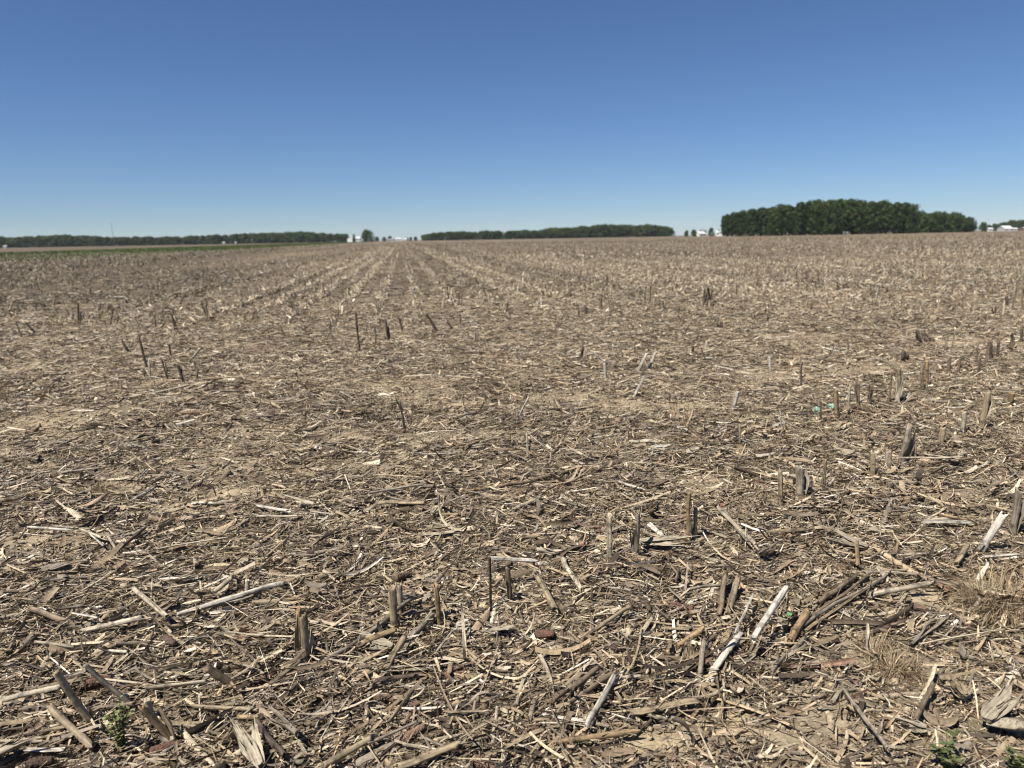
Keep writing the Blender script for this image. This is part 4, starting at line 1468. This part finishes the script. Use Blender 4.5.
def tree_meshes(seed, H, Wc, base, nleaf, leaf):
    """trunk with limbs, and a crown of leaf sprays gathered in clumps through its volume"""
    g = np.random.default_rng(seed)
    tr = MB()
    top = H * .82
    pts = [Vector((g.normal(0, .02) * H * (k > 0), g.normal(0, .02) * H * (k > 0), top * k / 4)) for k in range(5)]
    for k in range(4):
        tr.rod(pts[k], pts[k + 1], H * .02 * (1 - k * .22), H * .02 * (1 - (k + 1) * .22), 7)
    clumps = []
    nc = 26
    for k in range(nc):
        s = (k + .5) / nc
        z = base * H + (1 - base) * H * (s ** .8) * .94
        e = (z / H - base) / (1 - base)
        prof = math.sin(math.pi * min(1, .16 + .84 * e ** .85)) ** .55
        a = k * 2.4 + g.normal(0, .4)
        rad = Wc / 2 * prof * g.uniform(.35, .85)
        c = Vector((rad * math.cos(a), rad * math.sin(a), z))
        clumps.append((c, Wc * g.uniform(.12, .22) * (.7 + .5 * prof)))
        st = Vector((0, 0, max(H * .12, z - Wc * .35)))
        tr.rod(st, c, H * .006, H * .002, 4)
    n_ = nleaf
    ci = g.integers(0, nc, n_)
    cc = np.array([tuple(c[0]) for c in clumps])[ci]
    cr = np.array([c[1] for c in clumps])[ci]
    d = g.normal(0, 1, (n_, 3))
    d /= np.linalg.norm(d, axis=1)[:, None]
    rr_ = cr * g.uniform(.35, 1.08, n_) ** .5
    Pp = cc + d * rr_[:, None] * np.array([1, 1, .8])
    tone = np.array([g.uniform(.72, 1.3) for _ in range(nc)])[ci] * np.exp(g.normal(0, .12, n_))
    warm = g.normal(0, .06, n_)
    C = np.stack([tone * (1 + warm), tone, tone * (1 - warm)], -1)
    # leaf sprays: bent quads facing about outwards
    nrm = d + g.normal(0, .32, (n_, 3))
    nrm /= np.linalg.norm(nrm, axis=1)[:, None]
    t1 = np.cross(nrm, g.normal(0, 1, (n_, 3)))
    t1 /= np.linalg.norm(t1, axis=1)[:, None]
    t2 = np.cross(nrm, t1)
    L_ = (leaf * np.exp(g.normal(0, .35, n_)))[:, None]
    V = np.stack([Pp - t1 * L_ * .5, Pp + t2 * L_ * .38 + nrm * L_ * .1, Pp + t1 * L_ * .5, Pp - t2 * L_ * .38 + nrm * L_ * .1], 1)
    F = np.arange(n_ * 4).reshape(-1, 4)
    return tr.mesh('trunk', M_BARK, True), mesh_np('crown', V.reshape(-1, 3), F, M_CROWN, np.repeat(C, 4, 0))


TREES = [tree_meshes(s, 20, w, b, 3000, .62) for s, w, b in ((1, 12, .06), (2, 10.5, .10), (3, 13, .03), (4, 9.5, .12), (5, 11.5, .04), (6, 8.5, .06))]
LINE = [tree_meshes(s, 20, w, .0, 2800, 1.25) for s, w in ((21, 22), (22, 18), (23, 25), (24, 20))]
EDGE = [tree_meshes(s, 10, w, .03, 1300, .55) for s, w in ((11, 7), (12, 8.5), (13, 6))]


def tree(kind_set, x, y, H, label, group, wide=1.0, name='tree'):
    i = int(rng.integers(len(kind_set)))
    ref = 10 if kind_set is EDGE else 20
    root = bpy.data.objects.new(name, None)
    COL.objects.link(root)
    root.location = (x, y, -.05)
    root.rotation_euler = (0, 0, rng.uniform(0, 6.3))
    k = H / ref
    root.scale = (k * wide, k * wide, k)
    tag(root, label, 'tree', group)
    for nm, me_ in (('trunk', kind_set[i][0]), ('crown', kind_set[i][1])):
        c = bpy.data.objects.new(nm, me_)
        COL.objects.link(c)
        c.parent = root
    return root


def interp(x, xs, ys):
    return float(np.interp(x, xs, ys))


NT = [0]


def tree_line(px0, px1, dist, rows, step, heights, label, group, edge=0, jitter=.25, wide=1.0, kinds=None):
    """heights: list of (px, height in pixels of the photograph)"""
    xs, ys = zip(*heights)
    for r_ in range(rows):
        d0 = dist + r_ * 9
        px = px0 + (step * .5 if r_ % 2 else 0)
        while px <= px1:
            u = px + rng.normal(0, jitter * step)
            d = d0 + rng.normal(0, 2.5)
            x, y = far_point(u, d)
            H = interp(u, xs, ys) / FPX * d * rng.uniform(.91, 1.05)
            tree(kinds or TREES, x, y, H, label, group, wide)
            NT[0] += 1
            px += step
    for _ in range(edge):
        u = rng.uniform(px0, px1)
        x, y = far_point(u, dist - 5)
        tree(EDGE, x, y, rng.uniform(5, 9), 'low bushy tree at the foot of the large wood', 'low trees along the edge of the large wood')
        NT[0] += 1


# the large wood on the right, its lower end, and the distant lines
tree_line(728, 912, 470, 3, 7.6, [(724, 21), (745, 26), (775, 29), (810, 33), (845, 34.5), (885, 32), (905, 29), (914, 26)], 'broad leafy tree standing inside the large dark wood', 'trees of the large wood', 14)
tree(TREES, *far_point(723.5, 466), 21 / FPX * 466, 'narrow tree standing at the left end of the large wood', None, .8)
tree_line(917, 970, 560, 2, 6.0, [(916, 20), (940, 19), (960, 17.5), (972, 13)], 'tree of the lower wood joined to the large wood', 'trees of the lower wood', 0, wide=.8, kinds=LINE)
tree(LINE, *far_point(982, 600), 9.0 / FPX * 600, 'round tree standing alone between the lower wood and a white shed', None, .85)
tree_line(990, 1030, 1000, 1, 4.6, [(990, 6), (1003, 8.5), (1015, 10), (1030, 10)], 'distant tree behind the white roofed barn', 'trees behind the white roofed barn', wide=1.0, kinds=LINE)
tree_line(428, 672, 1050, 1, 4.3, [(424, 6.5), (440, 8), (520, 8.5), (545, 8), (550, 10), (600, 12), (650, 11.5), (668, 9.5), (674, 7)], 'tree of the far treeline between the big wood and the planted rows', 'trees of the middle treeline', wide=1.35, kinds=LINE)
tree_line(-14, 346, 1150, 1, 4.6, [(-14, 11), (15, 10), (60, 11.5), (110, 9), (180, 8), (256, 10), (300, 10.5), (340, 8), (350, 7)], 'tree of the long far treeline behind the green grass strip', 'trees of the long treeline', wide=1.35, kinds=LINE)
tree_line(407, 428, 1250, 1, 4.5, [(406, 3), (428, 6)], 'low far tree between the small white sheds and the middle treeline', 'low trees near the small sheds', wide=1.0, kinds=LINE)
tree(LINE, *far_point(367.5, 880), 11.5 / FPX * 880, 'big round tree standing beside the white farmhouse', None, 1.1)
tree(TREES, *far_point(354, 860), 8 / FPX * 860, 'small dark tree in front of the white farmhouse', None, .8)
for u, hh, w_, t in ((686.5, 6, .8, 'small round tree, leftmost of three beside the white barns'), (693.5, 6.5, .85, 'small round tree just left of the low white barn'), (711, 8, .6, 'small tree between the two white barns')):
    tree(LINE, *far_point(u, 700), hh / FPX * 700, t, None, w_)
for u, hh in ((377, 4.5), (384, 4.2), (390, 5)):
    tree(LINE, *far_point(u, 1200), hh / FPX * 1200, 'low far tree right of the white farmhouse', 'low trees right of the farmhouse', 1.1)
print('trees', NT[0])

# ------------------------------------------------------------------ farm buildings
M_WHITE = plain('white_siding', (.52, .52, .50), .6, .08, .4)
M_TIN = plain('pale_roof', (.50, .51, .52), .4, .1, .3)
M_GREYR = plain('grey_roof', (.16, .16, .17), .7, .2, .3)
M_GREYW = plain('grey_siding', (.36, .36, .36), .7, .15, .3)
M_SHED = plain('weathered_siding', (.26, .28, .27), .7, .15, .4)
M_BROWN = plain('brown_siding', (.17, .09, .07), .7, .15, .3)
M_GLASS = plain('window_glass', (.03, .035, .04), .15, .1, .5)
M_DOOR = plain('door', (.45, .45, .45), .6, .1, .5)


def building(px, dist, w, d_, eave, ridge, yaw, label, cat, name, wm, rm, group=None, along=True, doors=1, windows=2):
    x, y = far_point(px, dist)
    w, d_, eave, ridge = w * .85, d_ * .85, eave * .85, ridge * .85
    root = bpy.data.objects.new(name, None)
    COL.objects.link(root)
    root.location = (x, y, 0)
    root.rotation_euler = (0, 0, yaw)
    tag(root, label, cat, group)
    b = MB()
    hw, hd = w / 2, d_ / 2
    b.add([(-hw, -hd, -.1), (hw, -hd, -.1), (hw, hd, -.1), (-hw, hd, -.1), (-hw, -hd, eave), (hw, -hd, eave), (hw, hd, eave), (-hw, hd, eave), (-hw, 0, ridge), (hw, 0, ridge)],
          [(0, 1, 5, 4), (2, 3, 7, 6), (1, 2, 6, 9, 5), (3, 0, 4, 8, 7), (3, 2, 1, 0)])
    link('wall', b.mesh('wall', wm), root)
    r_ = MB()
    ov, t = .4, .18
    sl = (ridge - eave) / hd
    for sg in (-1, 1):
        y0, z0 = sg * (hd + ov), eave - sl * ov + .03
        V = [(-hw - ov, y0, z0), (hw + ov, y0, z0), (hw + ov, 0, ridge + .03), (-hw - ov, 0, ridge + .03)]
        V += [(a, q, z + t) for a, q, z in V]
        F = [(0, 1, 2, 3), (4, 7, 6, 5), (0, 4, 5, 1), (1, 5, 6, 2), (3, 2, 6, 7), (0, 3, 7, 4)]
        r_.add(V, F if sg > 0 else [f[::-1] for f in F])
    link('roof', r_.mesh('roof', rm), root)
    for k in range(doors):
        m_ = MB()
        cx = (k - (doors - 1) / 2) * w / (doors + .5) + w * .1
        m_.box(cx - min(1.6, w * .15), cx + min(1.6, w * .15), -hd - .06, -hd + .01, 0, eave * .75)
        link('door', m_.mesh('door', M_DOOR), root)
    for k in range(windows):
        m_ = MB()
        cx = (k + .5) / windows * w - hw + (.8 if k % 2 else -.5)
        cx = max(-hw + .8, min(hw - .8, cx))
        m_.box(cx - .5, cx + .5, -hd - .09, -hd + .012, eave * .42, eave * .8)
        link('window', m_.mesh('window', M_GLASS), root)
    return root


building(351, 900, 7, 8, 4.6, 7.2, R(70), 'white farmhouse gable left of the small dark tree', 'farmhouse', 'farmhouse', M_WHITE, M_TIN, windows=2)
building(358.5, 905, 8, 9, 5, 7.0, R(5), 'white farm building between the small dark tree and the big round tree', 'farm building', 'farm_building', M_WHITE, M_TIN, windows=2)
building(398.5, 1150, 8, 9, 3.8, 5.6, R(8), 'small white shed at the vanishing point of the rows, larger of two', 'shed', 'shed', M_WHITE, M_TIN, windows=1)
building(405.5, 1180, 5, 8, 3, 4.6, R(8), 'smaller white shed at the vanishing point of the rows', 'shed', 'shed', M_WHITE, M_TIN, windows=1)
building(391, 1160, 14, 9, 2.5, 4.5, R(4), 'grey roofed house left of the small white sheds', 'house', 'house', M_GREYW, M_GREYR)
building(700, 700, 8, 10, 2.8, 5.2, R(20), 'low white barn with a pale roof beside round trees', 'barn', 'barn', M_WHITE, M_TIN)
building(703, 725, 5.2, 8, 6, 7.8, R(0), 'dark roofed house showing above the low white barn', 'house', 'house', M_GREYW, M_GREYR)
building(721.5, 640, 9, 12, 3.4, 5.6, R(-25), 'white barn against the left end of the large wood', 'barn', 'barn', M_WHITE, M_TIN)
building(988.5, 640, 4, 5, 2.4, 3.4, R(0), 'small white shed right of the lone round tree', 'shed', 'shed', M_WHITE, M_TIN, windows=1)
building(1004, 720, 9, 14, 2.6, 5.6, R(0), 'barn with grey walls under a bright white roof', 'barn', 'barn', M_GREYW, M_WHITE)
building(1013.5, 740, 4.2, 5, 2.2, 3.2, R(0), 'small pale shed right of the white roofed barn', 'shed', 'shed', M_GREYW, M_TIN, windows=1)
building(1025, 760, 8, 12, 2.0, 3.8, R(0), 'low brown shed with a white roof at the right edge', 'shed', 'shed', M_BROWN, M_WHITE)
building(4.5, 1020, 5, 6, 2.8, 4.2, R(0), 'pale shed under the long treeline near the left edge', 'shed', 'shed', M_SHED, M_SHED, windows=1)
building(223.5, 900, 3.2, 4, 2.2, 3.2, R(0), 'tiny pale shed behind the grass strip, left of two', 'shed', 'shed', M_SHED, M_SHED, windows=1)
building(235.5, 900, 2.6, 4, 2.2, 3.0, R(0), 'tiny pale shed behind the grass strip, right of two', 'shed', 'shed', M_SHED, M_SHED, windows=1)

# lattice mast far behind the treeline
M_STEEL = plain('galvanised_steel', (.40, .42, .44), .5, .15, .5, .4)
mx_, my_ = far_point(113, 1700)
mast = bpy.data.objects.new('lattice_mast', None)
COL.objects.link(mast)
mast.location = (mx_, my_, 0)
tag(mast, 'faint slender lattice mast rising behind the long treeline', 'mast')
Hm = 22 / FPX * 1700
lg, br = MB(), MB()
cor = [(math.cos(a) * 1.3, math.sin(a) * 1.3) for a in (.3, .3 + 2.094, .3 + 4.189)]
for k, (cx, cy) in enumerate(cor):
    m_ = MB()
    m_.rod((cx, cy, 0), (cx * .5, cy * .5, Hm), .16, .11, 6)
    link('leg', m_.mesh('leg', M_STEEL), mast)
nb = 16
for k in range(nb):
    s0, s1 = 1 - .5 * k / nb, 1 - .5 * (k + 1) / nb
    for i in range(3):
        a, b = cor[i], cor[(i + 1) % 3]
        br.rod((a[0] * s0, a[1] * s0, Hm * k / nb), (b[0] * s1, b[1] * s1, Hm * (k + 1) / nb), .07, .07, 4)
        br.rod((a[0] * s0, a[1] * s0, Hm * k / nb), (b[0] * s0, b[1] * s0, Hm * k / nb), .06, .06, 4)
link('bracing', br.mesh('bracing', M_STEEL), mast)
an = MB()
an.rod((0, 0, Hm), (0, 0, Hm + 4), .08, .04, 6)
link('antenna', an.mesh('antenna', M_STEEL), mast)

# ------------------------------------------------------------------ light, sky, camera
SUN_EL, SUN_AZ = 57.0, -132.0            # azimuth from +Y, clockwise; behind the camera, to the left
w = bpy.data.worlds.new('World')
scene.world = w
w.use_nodes = True
nt = w.node_tree
bg = nt.nodes['Background']
sky = nt.nodes.new('ShaderNodeTexSky')
sky.sky_type = 'NISHITA'
sky.sun_disc = False
sky.sun_elevation = R(SUN_EL)
sky.sun_rotation = R(SUN_AZ)
sky.air_density = .82
sky.dust_density = 0
sky.ozone_density = 5.0
sky.altitude = 0
tintn = nt.nodes.new('ShaderNodeMix')
tintn.data_type = 'RGBA'
tintn.blend_type = 'MULTIPLY'
tintn.inputs[0].default_value = 1
tintn.inputs[7].default_value = (.715, .828, 1.0, 1)
nt.links.new(sky.outputs[0], tintn.inputs[6])
nt.links.new(tintn.outputs[2], bg.inputs[0])
bg.inputs[1].default_value = .047
sl = bpy.data.lights.new('sun', 'SUN')
sl.energy = 5.0
sl.angle = R(.53)
sl.color = (1, .945, .86)
so = bpy.data.objects.new('sun', sl)
COL.objects.link(so)
sd = Vector((math.sin(R(SUN_AZ)) * math.cos(R(SUN_EL)), math.cos(R(SUN_AZ)) * math.cos(R(SUN_EL)), math.sin(R(SUN_EL))))
so.rotation_euler = sd.to_track_quat('Z', 'Y').to_euler()

hz = MB()
hz.box(-5300, 5300, -5300, 5300, -1.2, 75)
mh = bpy.data.materials.new('haze')
mh.use_nodes = True
mh.node_tree.nodes.clear()
ho = mh.node_tree.nodes.new('ShaderNodeOutputMaterial')
pv = mh.node_tree.nodes.new('ShaderNodeVolumePrincipled')
pv.inputs['Color'].default_value = (.86, .92, 1, 1)
pv.inputs['Density'].default_value = .00004
mh.node_tree.links.new(pv.outputs[0], ho.inputs['Volume'])
link('haze', hz.mesh('haze', mh), kind='stuff')

cd = bpy.data.cameras.new('camera')
cam = bpy.data.objects.new('camera', cd)
COL.objects.link(cam)
cam.matrix_world = Matrix.Translation((0, 0, CAM_H)) @ CAM_R.to_4x4()
cd.lens = LENS
cd.sensor_width = 36
cd.clip_start = .05
cd.clip_end = 20000
cd.dof.use_dof = True
cd.dof.focus_distance = 2.8
cd.dof.aperture_fstop = LENS / 8.0
scene.camera = cam

scene.view_settings.view_transform = 'Standard'
scene.view_settings.look = 'None'
scene.view_settings.exposure = 0.92
scene.view_settings.gamma = 1.0
scene.cycles.use_denoising = True
scene.cycles.denoiser = 'OPENIMAGEDENOISE'
scene.cycles.denoising_input_passes = 'RGB_ALBEDO_NORMAL'
scene.cycles.denoising_prefilter = 'ACCURATE'
scene.cycles.pixel_filter_type = 'BLACKMAN_HARRIS'
scene.cycles.filter_width = 1.05
scene.cycles.max_bounces = 5
scene.cycles.diffuse_bounces = 3
scene.cycles.transparent_max_bounces = 4
print('stubs', len([c for c in CATALOG if c['kind'] == 'stub']), 'stalks', len([c for c in CATALOG if c['kind'] == 'stalk']))
